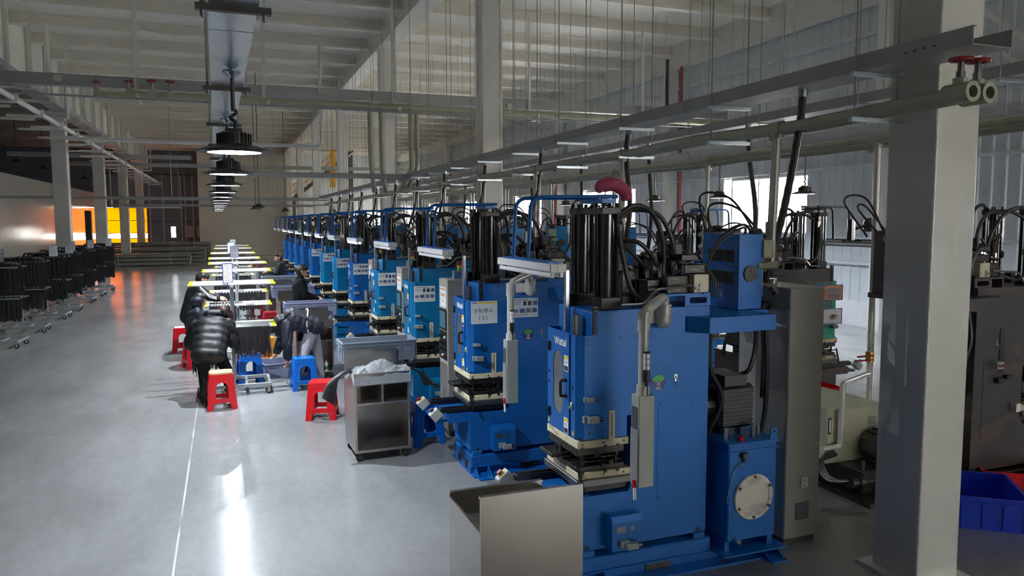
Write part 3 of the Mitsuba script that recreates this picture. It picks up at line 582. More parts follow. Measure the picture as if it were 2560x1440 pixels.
    for x0, x1, y0, y1, z0, z1 in ((.74, .95, .06, .34, 2.06, 2.19), (.88, 1.06, .05, .20, 2.205, 2.27), (.70, .80, .2, .34, 2.18, 2.36), (.86, 1.04, .06, .2, 2.30, 2.345), (.84, .97, .22, .36, 2.19, 2.42), (.62, .74, .14, .3, 1.965, 2.16), (.5, .62, .3, .46, 1.965, 2.22), (.46, .58, .36, .46, 2.2, 2.36), (.7, .85, .4, .5, 2.06, 2.33)): vb.append(cbox(x0, x1, y0, y1, z0, z1, .005))
    for k in range(26):
        x, y, z = r0.uniform(.55, 1.02), r0.uniform(.04, .45), r0.uniform(2.06, 2.36); d = r0.normal(size=3) * [.05, .05, .03]; vb.append(cyl((x, y, z), (x + d[0], y + d[1], z + d[2]), r0.uniform(.010, .022), 7))
    A('valve_block', join(vb), 'mould_black')
    A('valve_block__cream_block', join(cbox(.93, 1.06, .0, .13, 2.065, 2.20, .004)), 'valve_cream'); A('valve_block__port', join(*[cyl((x, .0, z), (x, -.012, z), .014, 10) for x, z in ((.955, 2.10), (.985, 2.12), (.98, 2.085))]), 'chrome', 35)
    A('valve_block__fitting', join(*[cyl((x, y, z), (x, y, z + .10), .018, 8) for x, y, z in ((.72, .12, 2.18), (.78, .18, 2.2), (.84, .14, 2.19), (.66, .2, 2.17))] + [cyl((x, y, 2.275), (x, y, 2.295), .028, 10) for x, y in ((.91, .12), (.99, .12))]), 'chrome', 35)
    A('steel_pipe', tube(bend([(.33, -.0, 2.0), (.50, -.02, 2.005), (.60, -.03, 2.105), (.9, -.02, 2.125)], .03), .010, 8), 'chrome', 35)
    hs = [([(.33, .085, 2.62), (.45, .06, 2.70), (.62, .1, 2.66), (.74, .14, 2.48), (.78, .17, 2.28)], .019), ([(.33, .10, 2.58), (.5, .16, 2.67), (.74, .2, 2.64), (.86, .2, 2.46), (.88, .17, 2.26)], .017),
          ([(.32, .04, 2.55), (.34, .0, 2.34), (.40, -.01, 2.12), (.52, .03, 2.03), (.66, .12, 2.07)], .019), ([(.34, .45, 2.40), (.44, .30, 2.44), (.56, .2, 2.44), (.66, .18, 2.36), (.71, .14, 2.25)], .017),
          ([(.34, .5, 2.34), (.42, .36, 2.41), (.5, .26, 2.4), (.6, .22, 2.3), (.66, .2, 2.22)], .015), ([(.30, .5, 2.66), (.42, .52, 2.74), (.58, .5, 2.62), (.6, .46, 2.36)], .016)]
    for p, r in hs: A('hose', tube(spline(p, 7), r, 8), 'black_hose', 50)
    A('hose_fitting', join(*[cyl((x, y, z), (x, y, z + .07), .021, 8) for x, y, z in ((.33, .04, 2.5), (.78, .17, 2.2), (.88, .17, 2.2))] + [cyl((.26, .06, 2.665), (.335, .04, 2.66), .018, 8)]), 'chrome', 35)
    for k in range(7 if full else 3):
        p = [(.9 + .02 * k, .1 + .02 * k, 2.3 - .02 * k), (1.0 + .03 * k, .05 + .01 * k, 2.34 - .03 * k), (1.08 + .02 * k, .06, 2.15 - .02 * k), (1.02, .02 + .02 * k, 2.05)]; A('cable', tube(spline(p, 5), .006, 5), 'black_hose', 50)
    # rear unit: arm, heater box, tank with pump
    A('rear_arm', prism([(.87, -.02), (.97, -.15), (1.555, -.15), (1.555, .12), (.87, .12)], 'z', 1.78, 1.895), 'press_blue')
    A('rear_arm', box(1.07, 1.7, .12, .66, 1.85, 1.895), 'press_blue')
    A('heater_box', cbox(1.44, 1.67, .16, .64, 1.895, 2.49, .006), 'press_blue')
    for z in (2.10, 2.27): A('heater_box__louvre', join(*[box(1.436, 1.44, .22 + k * .0165, .2285 + k * .0165, z, z + .09) for k in range(20)], box(1.4385, 1.44, .215, .555, z - .004, z + .094)), 'black_steel')
    A('heater_box__fan_grille', join(cyl((1.555, .16, 2.18), (1.555, .148, 2.18), .066, 24), *[mv(ro(join(box(-.0, .045, -.002, .0, -.004, .004)), 45 * k, 'y'), (1.555, .147, 2.18)) for k in range(8)]), 'black_plastic', 35)
    A('heater_valve', join(cyl((1.62, .18, 2.24), (1.82, .18, 2.24), .032, 10), cyl((1.62, .38, 2.42), (1.8, .38, 2.42), .03, 10), cyl((1.67, .2, 2.0), (1.67, .2, 2.45), .03, 8), cbox(1.66, 1.76, .14, .3, 2.3, 2.44, .005)), 'pipe_beige', 35)
    A('heater_valve__block', join(cbox(1.655, 1.73, .18, .36, 2.18, 2.46, .005), cyl((1.66, .3, 2.5), (1.75, .3, 2.5), .03, 8), cyl((1.72, .12, 2.08), (1.76, .10, 2.02), .03, 8)), 'mould_black', 35)
    for p in ([(1.6, .3, 2.45), (1.45, .12, 2.54), (1.2, .08, 2.42), (1.08, .1, 2.2)], [(1.66, .3, 2.5), (1.5, .2, 2.56), (1.25, .15, 2.45), (1.1, .12, 2.2)], [(1.5, .62, 2.44), (1.62, .8, 2.72), (1.82, .7, 2.7), (1.86, .4, 2.46)], [(1.5, .64, 2.40), (1.56, .86, 2.8), (1.86, .84, 2.78), (1.9, .5, 2.44)]): A('hose', tube(spline(p, 7), .010, 7), 'black_hose', 50)
    for k in range(6): A('hose', tube(spline([(1.12 + .03 * k, .05 + .06 * k, 1.8), (1.10 + .03 * k, .02 + .06 * k, 1.5), (1.2 + .03 * k, .0 + .06 * k, 1.25), (1.13 + .02 * k, .08 + .05 * k, .95)], 5), .016, 6), 'black_hose', 50)
    A('hose', tube(spline([(1.58, .0, 1.85), (1.62, .02, 1.5), (1.68, .1, 1.1), (1.68, .15, .9)], 5), .02, 7), 'black_hose', 50); A('hose', tube(spline([(1.5, .0, 1.82), (1.52, .04, 1.6), (1.47, .04, 1.45), (1.43, .1, 1.4)], 5), .018, 7), 'black_hose', 50)
    A('oil_tank', join(cbox(1.16, 1.595, -.15, .45, .19, .93, .008), box(1.15, 1.605, -.16, .46, .925, .945), box(1.15, 1.605, -.16, .46, .875, .885), box(1.16, 1.2, -.12, .4, .10, .19), box(1.55, 1.595, -.12, .4, .10, .19), box(1.1, 1.68, -.2, .5, .096, .108)), 'press_blue')
    A('oil_tank__lug', prism(Polygon([(1.53, .945), (1.595, .945), (1.59, 1.03), (1.54, 1.03)]).difference(Point(1.565, 1.005).buffer(.012)), 'y', -.15, -.14), 'press_blue')
    c = (1.385, .52)
    A('oil_tank__lid', join(prism(Point(c).buffer(.175, quad_segs=12), 'y', -.163, -.15), prism(ring(Point(c).buffer(.17, quad_segs=12), .032), 'y', -.168, -.163)), 'steel_tank_lid')
    A('oil_tank__lid_bolt', join(*[bolt(c[0] + .155 * math.cos(q), -.168, c[1] + .155 * math.sin(q), .011, 'y', .008) for q in np.arange(6) * math.pi / 3 + .5]), 'black_steel')
    A('oil_tank__level_gauge', join(cbox(1.26, 1.31, -.185, -.15, .83, .87, .004), cyl((1.285, -.16, .82), (1.285, -.16, .80), .012, 8)), 'black_plastic'); A('oil_tank__drain', cyl((1.24, -.15, .2), (1.24, -.19, .2), .02, 8), 'chrome', 35)
    A('oil_tank__wire', tube(spline([(1.285, -.165, .80), (1.2, -.16, .74), (1.165, -.155, .6), (1.15, -.15, .5)], 5), .004, 5), 'plug_grey', 50)
    A('pump_motor', join(cbox(1.2, 1.52, .02, .34, 1.0, 1.34, .03), box(1.22, 1.42, .0, .3, 1.34, 1.42), cyl((1.2, .18, 1.17), (1.1, .18, 1.17), .11, 14), cyl((1.36, .18, .94), (1.36, .18, 1.02), .12, 14), *[box(1.22, 1.5, .013, .02, 1.03 + k * .03, 1.042 + k * .03) for k in range(10)]), 'black_steel')
    A('pump_fitting', join(cyl((1.2, -.06, .94), (1.2, -.06, 1.04), .02, 8), cyl((1.44, -.06, .94), (1.44, -.06, 1.06), .022, 8), cyl((1.5, -.04, .94), (1.5, -.04, 1.03), .018, 8)), 'chrome', 35); A('filler_cap', cyl((1.3, -.1, .945), (1.3, -.1, .975), .025, 10), 'plastic_red', 35)
    return P
PRESS = make_press()
FARSKIP = ('screw', 'guard_screw', 'door__screw', 'plate_bolt', 'plug', 'strap', 'hook', 'round_sticker', 'triangle_label', 'warning_label', 'nameplate_lettering', 'start_button', 'oil_tank__', 'pump_', 'filler_cap', 'fork_pocket', 'junction_box__', 'valve_block__port', 'door__hinge', 'foot', 'cable', 'gusset')
PAINT = ['press_blue', 'press_blue', 'press_teal', 'press_teal', 'press_blue', 'press_teal', 'press_teal', 'press_blue', 'press_blue', 'press_blue', 'press_blue', 'press_blue']
PNOTE = ['bright blue hydraulic press nearest to the camera in the front row', 'blue hydraulic press second in the front row, a Chinese sign on its guard', 'teal blue hydraulic press third in the front row, beside the cabinet with a red lamp', 'teal blue hydraulic press fourth in the front row, behind the signal lamp cabinets', 'blue hydraulic press fifth in the front row under a bright tube light'] + [f'{"teal" if PAINT[i] == "press_teal" else "blue"} hydraulic press far down the front row, {words[i]} from the camera' for i in range(5, 12)]
HEAD = [0, .0, 0, .02, .06, .02, .05, .12, .1, .14, .16, .2]
for i, yy in enumerate(M1Y):
    t = thing('hydraulic_press', PNOTE[i], 'press', 'presses of the front row')
    sk = FARSKIP if i > 4 else ('door__screw',) if i > 1 else ()
    PRESS.place(t, T().translate([2.28, yy, 0]), {'press_blue': PAINT[i]}, sk)
RP = ['press_black', 'press_black', 'press_blue', 'press_teal', 'press_blue', 'press_blue', 'press_blue', 'press_blue', 'press_blue']
for i, yy in enumerate(N1Y):
    lab = ['black hydraulic press at the right edge behind the nearest column', 'dark hydraulic press with a green door guard, seen behind the grey cabinet'][i] if i < 2 else f'blue hydraulic press of the rear row facing the windows, {words[i]} from the right'
    t = thing('hydraulic_press', lab, 'press', 'presses of the rear row')
    tw = T().translate([7.5, yy, 0]).scale([-1, 1, 1])
    sk = ('nameplate_lettering', 'round_sticker', 'junction_box', 'strap') + (FARSKIP if i > 2 else ())
    if i == 1:
        P2 = Proto(); P2.p = [(a, dict(d, bsdf={'type': 'ref', 'id': 'press_green'}) if a in ('door_guard', 'door') else d, c) for a, d, c in PRESS.p]
        P2.place(t, tw, {'press_blue': 'press_black', 'valve_cream': 'press_maroon'}, sk)
    else: PRESS.place(t, tw, {'press_blue': RP[i]}, sk + (('oil_tank', 'pump_', 'filler_cap') if i == 0 else ()))
    if i == 0:
        k = put(t + '__side_slot', join(box(6.74, 6.80, 4.992, 5.0, 1.16, 1.55), cyl((6.77, 4.992, 1.55), (6.77, 5.0, 1.55), .03, 14)), 'black_gloss')
        put(t + '__side_bracket', join(cbox(6.69, 6.78, 4.95, 5.0, 1.07, 1.12, .004), cbox(6.8, 6.86, 4.95, 5.0, 1.1, 1.14, .004)), 'black_plastic')
        k = put(t + '__push_button_box', cbox(6.64, 6.73, 4.93, 5.0, 1.21, 1.28, .004), 'box_grey'); put(k + '__button', join(cyl((6.665, 4.93, 1.245), (6.665, 4.915, 1.245), .012, 10), cyl((6.705, 4.93, 1.245), (6.705, 4.915, 1.245), .012, 10)), 'red_paint', 35)
        put(t + '__socket_box', cbox(6.93, 7.0, 4.94, 5.0, .78, .86, .004), 'label_white')
# rear cabinets
CAB = Proto()
CAB.add('body', cbox(0, .34, 0, .62, .05, 2.07, .008), 'cabinet_grey'); CAB.add('plinth', box(.02, .32, .02, .6, 0, .05), 'steel_dark')
CAB.add('vent_grille', join(box(.11, .24, -.006, 0, .20, .34)), 'plate_steel'); CAB.add('vent_grille__slat', join(*[box(.115, .235, -.012, -.005, .205 + k * .0125, .211 + k * .0125) for k in range(11)]), 'print_grey')
CAB.add('socket_outlet', cbox(.15, .22, -.012, 0, .46, .545, .004), 'label_white', label='white power socket'); CAB.add('socket_outlet__holes', join(box(.17, .178, -.0135, -.012, .515, .53), box(.192, .2, -.0135, -.012, .515, .53), box(.18, .19, -.0135, -.012, .475, .487)), 'print_grey')
CAB.add('rail', join(box(-.012, 0, .02, .5, 1.88, 1.9), box(-.012, 0, .02, .5, 1.76, 1.78)), 'galvanized'); CAB.add('door_seam', box(.335, .342, .02, .6, .1, 2.03), 'cabinet_grey')
CAB.add('cable_entry', join(cyl((-.0, .25, 1.9), (-.09, .2, 1.93), .03, 10), tube(spline([(-.08, .2, 1.93), (-.12, .18, 1.85), (-.12, .15, 1.6), (-.16, .1, 1.2)], 5), .02, 8)), 'black_hose', 40)
CAB.add('top_gland', cyl((.17, .42, 2.07), (.17, .42, 2.11), .04, 12), 'galvanized', 35)
for i, yy in enumerate(M1Y[:9]):
    t = thing('control_cabinet', f'tall grey steel cabinet behind the {words[i]} press of the front row' if i else 'tall grey steel cabinet with vent and socket behind the nearest blue press', 'cabinet', 'cabinets behind the presses'); CAB.place(t, T().translate([4.09, yy, 0]), None, () if i < 3 else ('vent', 'socket', 'rail'))
# cabinets with screens between the presses
SCB = Proto()
SCB.add('body', cbox(0, .55, 0, .37, .06, 1.9, .008), 'cabinet_grey'); SCB.add('plinth', box(.02, .53, .02, .35, 0, .06), 'steel_dark')
SCB.add('side_panel', cbox(.08, .5, -.004, 0, .15, 1.84, .002), 'cabinet_grey'); SCB.add('notice', box(-.003, 0, .05, .31, 1.56, 1.80), 'paper'); SCB.add('notice__print', join(box(-.004, -.003, .06, .3, 1.765, 1.785), box(-.004, -.003, .1, .28, 1.69, 1.72), box(-.004, -.003, .16, .22, 1.62, 1.64)), 'print_orange')
SCB.add('screen_bezel', cbox(-.012, 0, .03, .33, 1.28, 1.54, .004), 'black_plastic'); SCB.add('screen', box(-.014, -.012, .06, .3, 1.31, 1.51), 'screen_teal'); SCB.add('button_plate', cbox(-.008, 0, .03, .33, .92, 1.27, .003), 'black_plastic')
for k in range(12): SCB.add('button', cyl((-.008, .08 + .1 * (k % 3), 1.20 - .075 * (k // 3)), (-.03, .08 + .1 * (k % 3), 1.20 - .075 * (k // 3)), .016, 8), ('red_paint' if k == 9 else 'label_white' if k in (0, 10) else 'black_gloss'), 35)
SCB.add('lifting_eye', mv(lathe([(.012, -.005), (.022, -.005), (.022, .005), (.012, .005), (.012, -.005)], 12), (.04, .05, 1.92)), 'galvanized', 35); SCB.add('vent', join(*[box(-.004, 0, .12, .25, .38 + k * .02, .39 + k * .02) for k in range(10)]), 'print_grey')
SCB.add('signal_lamp', join(cyl((.2, .15, 1.9), (.2, .15, 1.96), .012, 8), cyl((.2, .15, 1.96), (.2, .15, 2.0), .035, 12)), 'black_plastic', 35); SCB.add('signal_lamp__red_lens', cyl((.2, .15, 2.06), (.2, .15, 2.11), .034, 12), 'red_paint', 35); SCB.add('signal_lamp__amber_lens', cyl((.2, .15, 2.03), (.2, .15, 2.06), .034, 12), 'plastic_orange', 35); SCB.add('signal_lamp__green_lens', cyl((.2, .15, 2.0), (.2, .15, 2.03), .034, 12), 'sticker_green', 35)
SCB.add('top_box', join(cbox(.1, .2, .05, .13, 1.9, 2.0, .004)), 'galvanized')
for i, y in enumerate((8.71, 11.2, 13.65)):
    t = thing('screen_cabinet', f'grey control cabinet with screen, push buttons and a red signal lamp, {words[i] if i else "first"} from the right', 'cabinet', 'cabinets with screens'); SCB.place(t, T().translate([2.45, y, 0]))
# swing-arm operator panels
OPP = Proto()
OPP.add('wall_bracket', join(cbox(.5, .62, -.03, 0, 1.86, 1.96, .004), cyl((.64, -.06, 1.88), (.64, -.06, 2.0), .055, 16), trimesh.creation.icosphere(2, .055).apply_translation((.64, -.06, 1.88))), 'pipe_cream', 35)
OPP.add('arm', join(tube(bend([(.64, -.06, 1.95), (.64, -.06, 2.045), (.60, -.1, 2.05), (.36, -.3, 2.0), (.325, -.32, 1.95), (.325, -.32, 1.45)], .05, 6), .034, 14), cyl((.325, -.32, 1.86), (.325, -.32, 1.99), .042, 14), cyl((.325, -.32, 1.42), (.325, -.32, 1.49), .046, 14)), 'pipe_cream', 40)
OPP.add('panel_box', cbox(.265, .385, -.375, -.27, .80, 1.43, .005), 'box_grey'); OPP.add('screen', box(.262, .265, -.36, -.285, .95, 1.35), 'pane_smoke'); OPP.add('plastic_film', box(.258, .259, -.37, -.275, .82, 1.2), 'film_clear')
OPP.add('signal_lamp', join(cyl((.33, -.355, 1.43), (.33, -.355, 1.52), .012, 10), cyl((.33, -.355, 1.52), (.33, -.355, 1.60), .025, 14), cyl((.33, -.355, 1.715), (.33, -.355, 1.725), .024, 14)), 'black_plastic', 35); OPP.add('signal_lamp__lens', join(*[cyl((.33, -.355, 1.602 + k * .038), (.33, -.355, 1.636 + k * .038), .023, 14) for k in range(3)]), 'label_white', 35)
OPP.add('hand_lever', join(cyl((.25, -.35, .80), (.25, -.36, .72), .012, 8)), 'label_white', 35); OPP.add('hand_lever__red_grip', cyl((.25, -.345, .79), (.25, -.34, .85), .013, 8), 'plastic_red', 35)
for i, yy in enumerate(M1Y[:2]):
    t = thing('operator_panel', ('narrow grey operator panel hanging from a cream pipe arm on the nearest press', 'narrow grey operator panel on a cream pipe arm before the second press')[i], 'control panel', 'operator panels'); OPP.place(t, T().translate([2.28, yy, 0]))
# work lights on blue tube brackets
WL = Proto()
for y in (.07, .36): WL.add('bracket_tube', tube(bend([(.33, y + .0, 2.765), (-.29, y + .1, 2.76), (-.31, y + .1, 2.33)], .09, 6), .014, 10), 'press_blue', 40)
WL.add('bracket_tube', join(box(.2, .3, .05, .4, 2.72, 2.75), box(-.36, -.27, -.3, .56, 2.325, 2.335)), 'press_blue')
WL.add('housing', cbox(-.37, -.26, -.35, .64, 2.275, 2.325, .006), 'label_white'); WL.add('end_cap', cbox(-.37, -.26, .64, .648, 2.27, 2.325, .002), 'box_grey'); WL.add('end_cap', join(cbox(-.37, -.26, -.358, -.35, 2.27, 2.325, .002), cyl((-.315, -.358, 2.3), (-.315, -.36, 2.3), .012, 10)), 'box_grey')
for x in (-.345, -.285):
    for y in (-.34, .615): WL.add('lamp_holder', cbox(x - .012, x + .012, y, y + .02, 2.235, 2.275, .003), 'label_white')
wt = mikit.ply(join(cyl((-.345, -.32, 2.25), (-.345, .62, 2.25), .015, 10), cyl((-.285, -.32, 2.25), (-.285, .62, 2.25), .015, 10)), 'label_white', 35)
for i, yy in enumerate(M1Y):
    t = thing('work_light', f'twin tube work light on a blue bracket over the {words[i]} press, front row' if i else 'twin tube work light on a blue bent bracket, nearest to the camera', 'work light', 'work lights over the front row')
    tw = T().translate([2.28, yy, 0]); WL.place(t, tw); d = dict(wt); d['to_world'] = tw
    if i in (3, 5, 6, 7, 8, 9): d['emitter'] = {'type': 'area', 'sampling_weight': .3, 'radiance': {'type': 'rgb', 'value': [TUBE * .95, TUBE, TUBE * 1.04]}}
    scene[t + '__tubes'] = d
for i, yy in enumerate(N1Y[1:4]):
    t = thing('work_light', f'white work light on the window side of the rear row, {words[i] if i else "first"} from the right', 'work light', 'work lights over the rear row')
    tw = T().translate([7.5, yy, 0]).scale([-1, 1, 1]); WL.place(t, tw, {'press_blue': 'black_steel'} if i == 0 else None, ('bracket_tube_001',)); d = dict(wt); d['to_world'] = tw; scene[t + '__tubes'] = d
solo('cloth_wrap', join(tube(spline([(2.46, 4.84, 2.80), (2.5, 4.84, 2.84), (2.6, 4.84, 2.85), (2.68, 4.84, 2.80), (2.69, 4.83, 2.74)], 5), [.02, .03, .035, .04, .045, .05, .05, .05, .05, .05, .05, .05, .05, .05, .05, .05, .045, .045, .04, .04, .035], 9)), 'pink_cloth', 'pink cloth wrapped on the light bracket above the nearest press', 'cloth', None, 60)
solo('desk_fan', join(cyl((7.62, 7.75, 2.33), (7.62, 7.75, 2.6), .05, 10), cyl((7.7, 7.75, 2.48), (7.86, 7.75, 2.52), .02, 8), lathe([(0, .12), (.06, .11), (.08, .04), (.08, -.06), (0, -.07)], 14, (7.93, 7.75, 2.5)), box(7.5, 7.85, 7.72, 7.78, 2.31, 2.33)), 'black_gloss', 'small black spot fitting on the white work light behind the grey cabinet', 'fitting', None, 35)
# paper notices
def notice(label, xo, y, x0, x1, z0, z1, rows, m='paper', frame=False):
    t = thing('paper_notice', label, 'notice', 'paper notices on the presses')
    put(t + '__sheet', box(xo + x0, xo + x1, y - .004, y - .001, z0, z1), m); w, h = x1 - x0, z1 - z0
    for (u0, v0, u1, v1, mm) in rows: put(t + '__picture', box(xo + x0 + u0 * w, xo + x0 + u1 * w, y - .0055, y - .004, z0 + v0 * h, z0 + v1 * h), mm)
    return t
PICS = [(.42, .62, .53, .84, 'print_dark'), (.60, .62, .74, .84, 'print_dark'), (.80, .62, .97, .84, 'print_blue'), (.05, .26, .22, .42, 'print_grey'), (.28, .24, .48, .46, 'print_blue'), (.53, .24, .72, .46, 'print_grey'), (.77, .24, .95, .46, 'print_blue'), (.05, .76, .35, .785, 'print_grey'), (.05, .68, .30, .70, 'print_grey'), (.05, .88, .6, .91, 'print_grey'), (.1, .13, .6, .15, 'print_grey')]
notice('white notice with small pictures on the side of the second press', 2.28, 7.30, .465, .75, 1.6, 1.8, PICS)
for i in range(2, 8):
    z = (1.53, 1.545, 1.56, 1.56, 1.58, 1.6)[i - 2]
    notice(f'white notice with small pictures on the guard of the {words[i]} press of the front row', 2.28, M1Y[i], .03, .315, z, z + .21, PICS)
t = notice('white sign with Chinese writing and a yellow stripe on the second press guard', 2.28, 7.30, .02, .30, 1.555, 1.785, [(.22, .90, .98, .965, 'label_yellow'), (.04, .91, .2, .95, 'print_blue')])
GLY = {'zhu': [[(1, 9), (2, 8)], [(.5, 6.3), (1.7, 5.5)], [(.5, 1), (2.2, 4)], [(5.5, 9.5), (6.3, 8.7)], [(3.5, 7.5), (8.8, 7.5)], [(4, 4.5), (8.3, 4.5)], [(3, 1), (9.3, 1)], [(6.1, 7.5), (6.1, 1)]],
       'she': [[(2.5, 9.5), (1.8, 8.5)], [(1, 8.3), (4, 8.3), (4, 1), (3.3, 1.5)], [(1, 8.3), (1, 3.5)], [(1, 6.8), (4, 6.8)], [(1, 5.2), (4, 5.2)], [(.3, 3.5), (4.3, 3.9)], [(4, 3), (.5, .8)], [(5, 6.8), (9.6, 6.8)], [(8, 9.3), (8, 1), (7.2, 1.6)], [(5.8, 5), (6.6, 3.8)]],
       'jie': [[(.4, 7.3), (3.2, 7.3)], [(1.9, 9.5), (1.9, 1), (1.2, 1.5)], [(.3, 4), (3.2, 5)], [(6.5, 9.6), (6.5, 8.7)], [(4, 8.3), (9.2, 8.3)], [(5.3, 7.8), (5.7, 6.6)], [(7.8, 7.8), (7.3, 6.6)], [(3.7, 6.2), (9.5, 6.2)], [(3.7, 4), (9.6, 4)], [(5.8, 5.6), (4.8, 2.6), (8.6, .7)], [(7.9, 4), (6.8, 2), (4, .7)]],
       'tou': [[(2.5, 9.3), (3.6, 8.3)], [(1.3, 7.2), (2.6, 6.2)], [(.5, 4.3), (9.5, 4.3)], [(5.6, 9.5), (5.6, 4.3), (1, .7)], [(6, 3), (8.8, .8)]]}
def strokes(lines, x, z, s, y, wd):
    o = []
    for l in lines:
        for (a, b), (c, d) in zip(l, l[1:]):
            p, q = np.array([x + a * s, z + b * s]), np.array([x + c * s, z + d * s]); u = (q - p) / (np.linalg.norm(q - p) + 1e-9); n = np.array([-u[1], u[0]]) * wd; p = p - u * wd * .7; q = q + u * wd * .7
            o.append(prism([p - n, q - n, q + n, p + n], 'y', y - .0055, y - .004))
    return o
tx = []
for k, g in enumerate(('zhu', 'she', 'jie', 'tou')): tx += strokes(GLY[g], 2.28 + .045 + k * .054, 1.665, .0047, 7.30, .0016)
put(t + '__writing', join(tx), 'print_dark')
v = meshkit.text_mesh('( 2 )', .036, .0015); vv = np.array(v.vertices); put(t + '__writing', trimesh.Trimesh(np.stack([2.28 + .10 + vv[:, 0], 7.296 - vv[:, 2], 1.595 + vv[:, 1]], 1), v.faces, process=False), 'print_dark')
t = notice('peach poster in a blue frame on the green press guard', 7.5, 7.8, -.38, .06, 1.545, 1.75, [(.05, .5, .3, .8, 'print_grey'), (.4, .5, .9, .8, 'print_grey'), (.05, .12, .4, .42, 'print_orange'), (.5, .12, .9, .42, 'print_grey')], 'print_orange')
put(t + '__frame', prism(ring(sbox(7.12, 1.545, 7.56, 1.75), .008), 'y', 7.792, 7.797), 'paper_blueframe')
t = notice('pale poster in a blue frame under the peach one', 7.5, 7.8, -.38, .06, 1.235, 1.44, [(.55, .3, .75, .55, 'print_orange')], 'paper')
put(t + '__frame', prism(ring(sbox(7.12, 1.235, 7.56, 1.44), .008), 'y', 7.792, 7.797), 'paper_blueframe')
# ------------------------------------------------------------------ stools, carts, crates
def make_stool():
    P = Proto(); H, b, t = .47, .185, .145
    side = Polygon([(-b, 0), (b, 0), (t, H), (-t, H)])
    arch = sbox(-.075, .165, .075, .30).union(Point(0, .30).buffer(.075, quad_segs=6)); notch = Polygon([(-.125, -.01), (.125, -.01), (.105, .085), (.09, .10), (-.09, .10), (-.105, .085)])
    pan = side.difference(arch.buffer(.008)).difference(notch); rim = arch.buffer(.02).difference(arch.buffer(.006))
    def face(k):
        m = join(prism(pan, 'y', -.009, .009), prism(rim, 'y', -.018, .0), prism(sbox(-.16, .135, .16, .15), 'y', -.016, .0), *[prism([(s * b, 0), (s * (b - .035), 0), (s * (t - .035), H), (s * t, H)][::s], 'y', -.014, .014) for s in (-1, 1)])
        v = np.array(m.vertices); v[:, 1] += -b + (b - t) * v[:, 2] / H; m.vertices = v
        return ro(m, 90 * k)
    for k in range(4): P.add('leg_side', face(k), 'plastic_red')
    P.add('seat', join(prism(rrect(-.158, .158, -.158, .158, .03), 'z', H - .05, H + .012), prism(rrect(-.15, .15, -.15, .15, .028), 'z', H + .012, H + .022), prism(ring(rrect(-.162, .162, -.162, .162, .03), .006), 'z', H - .05, H - .038)), 'plastic_red')
    return P
STOOL = make_stool()
def stool(x, y, rz, label, m='plastic_red'):
    t = thing('stool', label, 'stool', 'plastic stools'); STOOL.place(t, T().translate([x, y, 0]).rotate([0, 0, 1], rz), {'plastic_red': m}); return t
stool(-.12, 11.29, 4, 'bright red plastic stool with a tan cushion, in the middle of the floor')
solo('seat_cushion', mv(join(prism(rrect(-.15, .15, -.15, .15, .05), 'z', .492, .512)), (-.12, 11.29, 0)), 'cushion_tan', 'round-cornered tan cushion on the red stool', 'cushion')
stool(1.14, 10.22, -14, 'glossy red plastic stool beside the open steel cart')
stool(-.86, 16.5, 5, 'red plastic stool at the left of the seated worker'); stool(1.08, 12.12, 3, 'bright blue plastic stool behind the bending worker', 'plastic_blue')
stool(.30, 12.85, 8, 'blue plastic stool behind the hanging black strips', 'plastic_blue'); stool(2.12, 8.62, 10, 'blue plastic stool beside the second press', 'plastic_blue')
stool(.62, 14.5, 10, 'orange plastic stool half hidden by the bending worker', 'plastic_orange'); stool(.95, 18.6, 3, 'red plastic stool in front of the standing man', 'plastic_dark_red'); stool(.72, 20.6, 0, 'dark red plastic stool under the far racks', 'plastic_dark_red')
solo('paper_pad', box(-1.0, -.75, 16.38, 16.6, .4925, .50), 'paper', 'white paper on the left red stool', 'paper')
CART = Proto(); W, D = .605, .61
for x in (0, W - .012): CART.add('side_panel', prism([(0, .10), (D, .10), (D, .93), (0, .93)], 'x', x, x + .012), 'steel_brushed')
CART.add('back_panel', join(box(0, W, D - .012, D, .10, 1.13), box(0, W, D - .03, D, 1.115, 1.13)), 'steel_brushed')
CART.add('front_lip', join(box(0, W, 0, .012, .835, .965), box(0, W, 0, .03, .955, .965)), 'steel_brushed'); CART.add('top_tray', box(.012, W - .012, .012, D - .012, .84, .85), 'steel_brushed')
CART.add('shelf', join(box(.012, W - .012, .0, D - .012, .63, .645), box(.0, W, 0, .02, .62, .645)), 'steel_brushed'); CART.add('shelf', join(box(.012, W - .012, 0, D - .012, .11, .125), box(0, W, 0, .02, .10, .13)), 'steel_brushed')
CART.add('divider', box(W / 2 - .012, W / 2 + .012, 0, D - .02, .645, .835), 'steel_brushed')
CART.add('post', join(*[box(x, x + .025, 0, .025, .1, .84) for x in (0, W - .025)]), 'steel_brushed')
def caster(x, y, r=.04, h=.1):
    return join(cyl((x, y - .016, r), (x, y + .016, r), r, 14), cyl((x, y - .02, r), (x, y + .02, r), r * .4, 8)), join(box(x - .02, x + .02, y - .022, y - .018, r - .01, h), box(x - .02, x + .02, y + .018, y + .022, r - .01, h), box(x - .03, x + .03, y - .025, y + .025, h - .008, h))
for x in (.05, W - .05):
    for y in (.05, D - .05):
        w, f = caster(x, y); CART.add('caster', w, 'tyre', 35); CART.add('caster__fork', f, 'steel_dark')
def cart(x, y, rz, label, skip=()):
    t = thing('steel_cart', label, 'cart', 'stainless carts'); CART.place(t, T().translate([x, y, 0]).rotate([0, 0, 1], rz), None, skip); return t
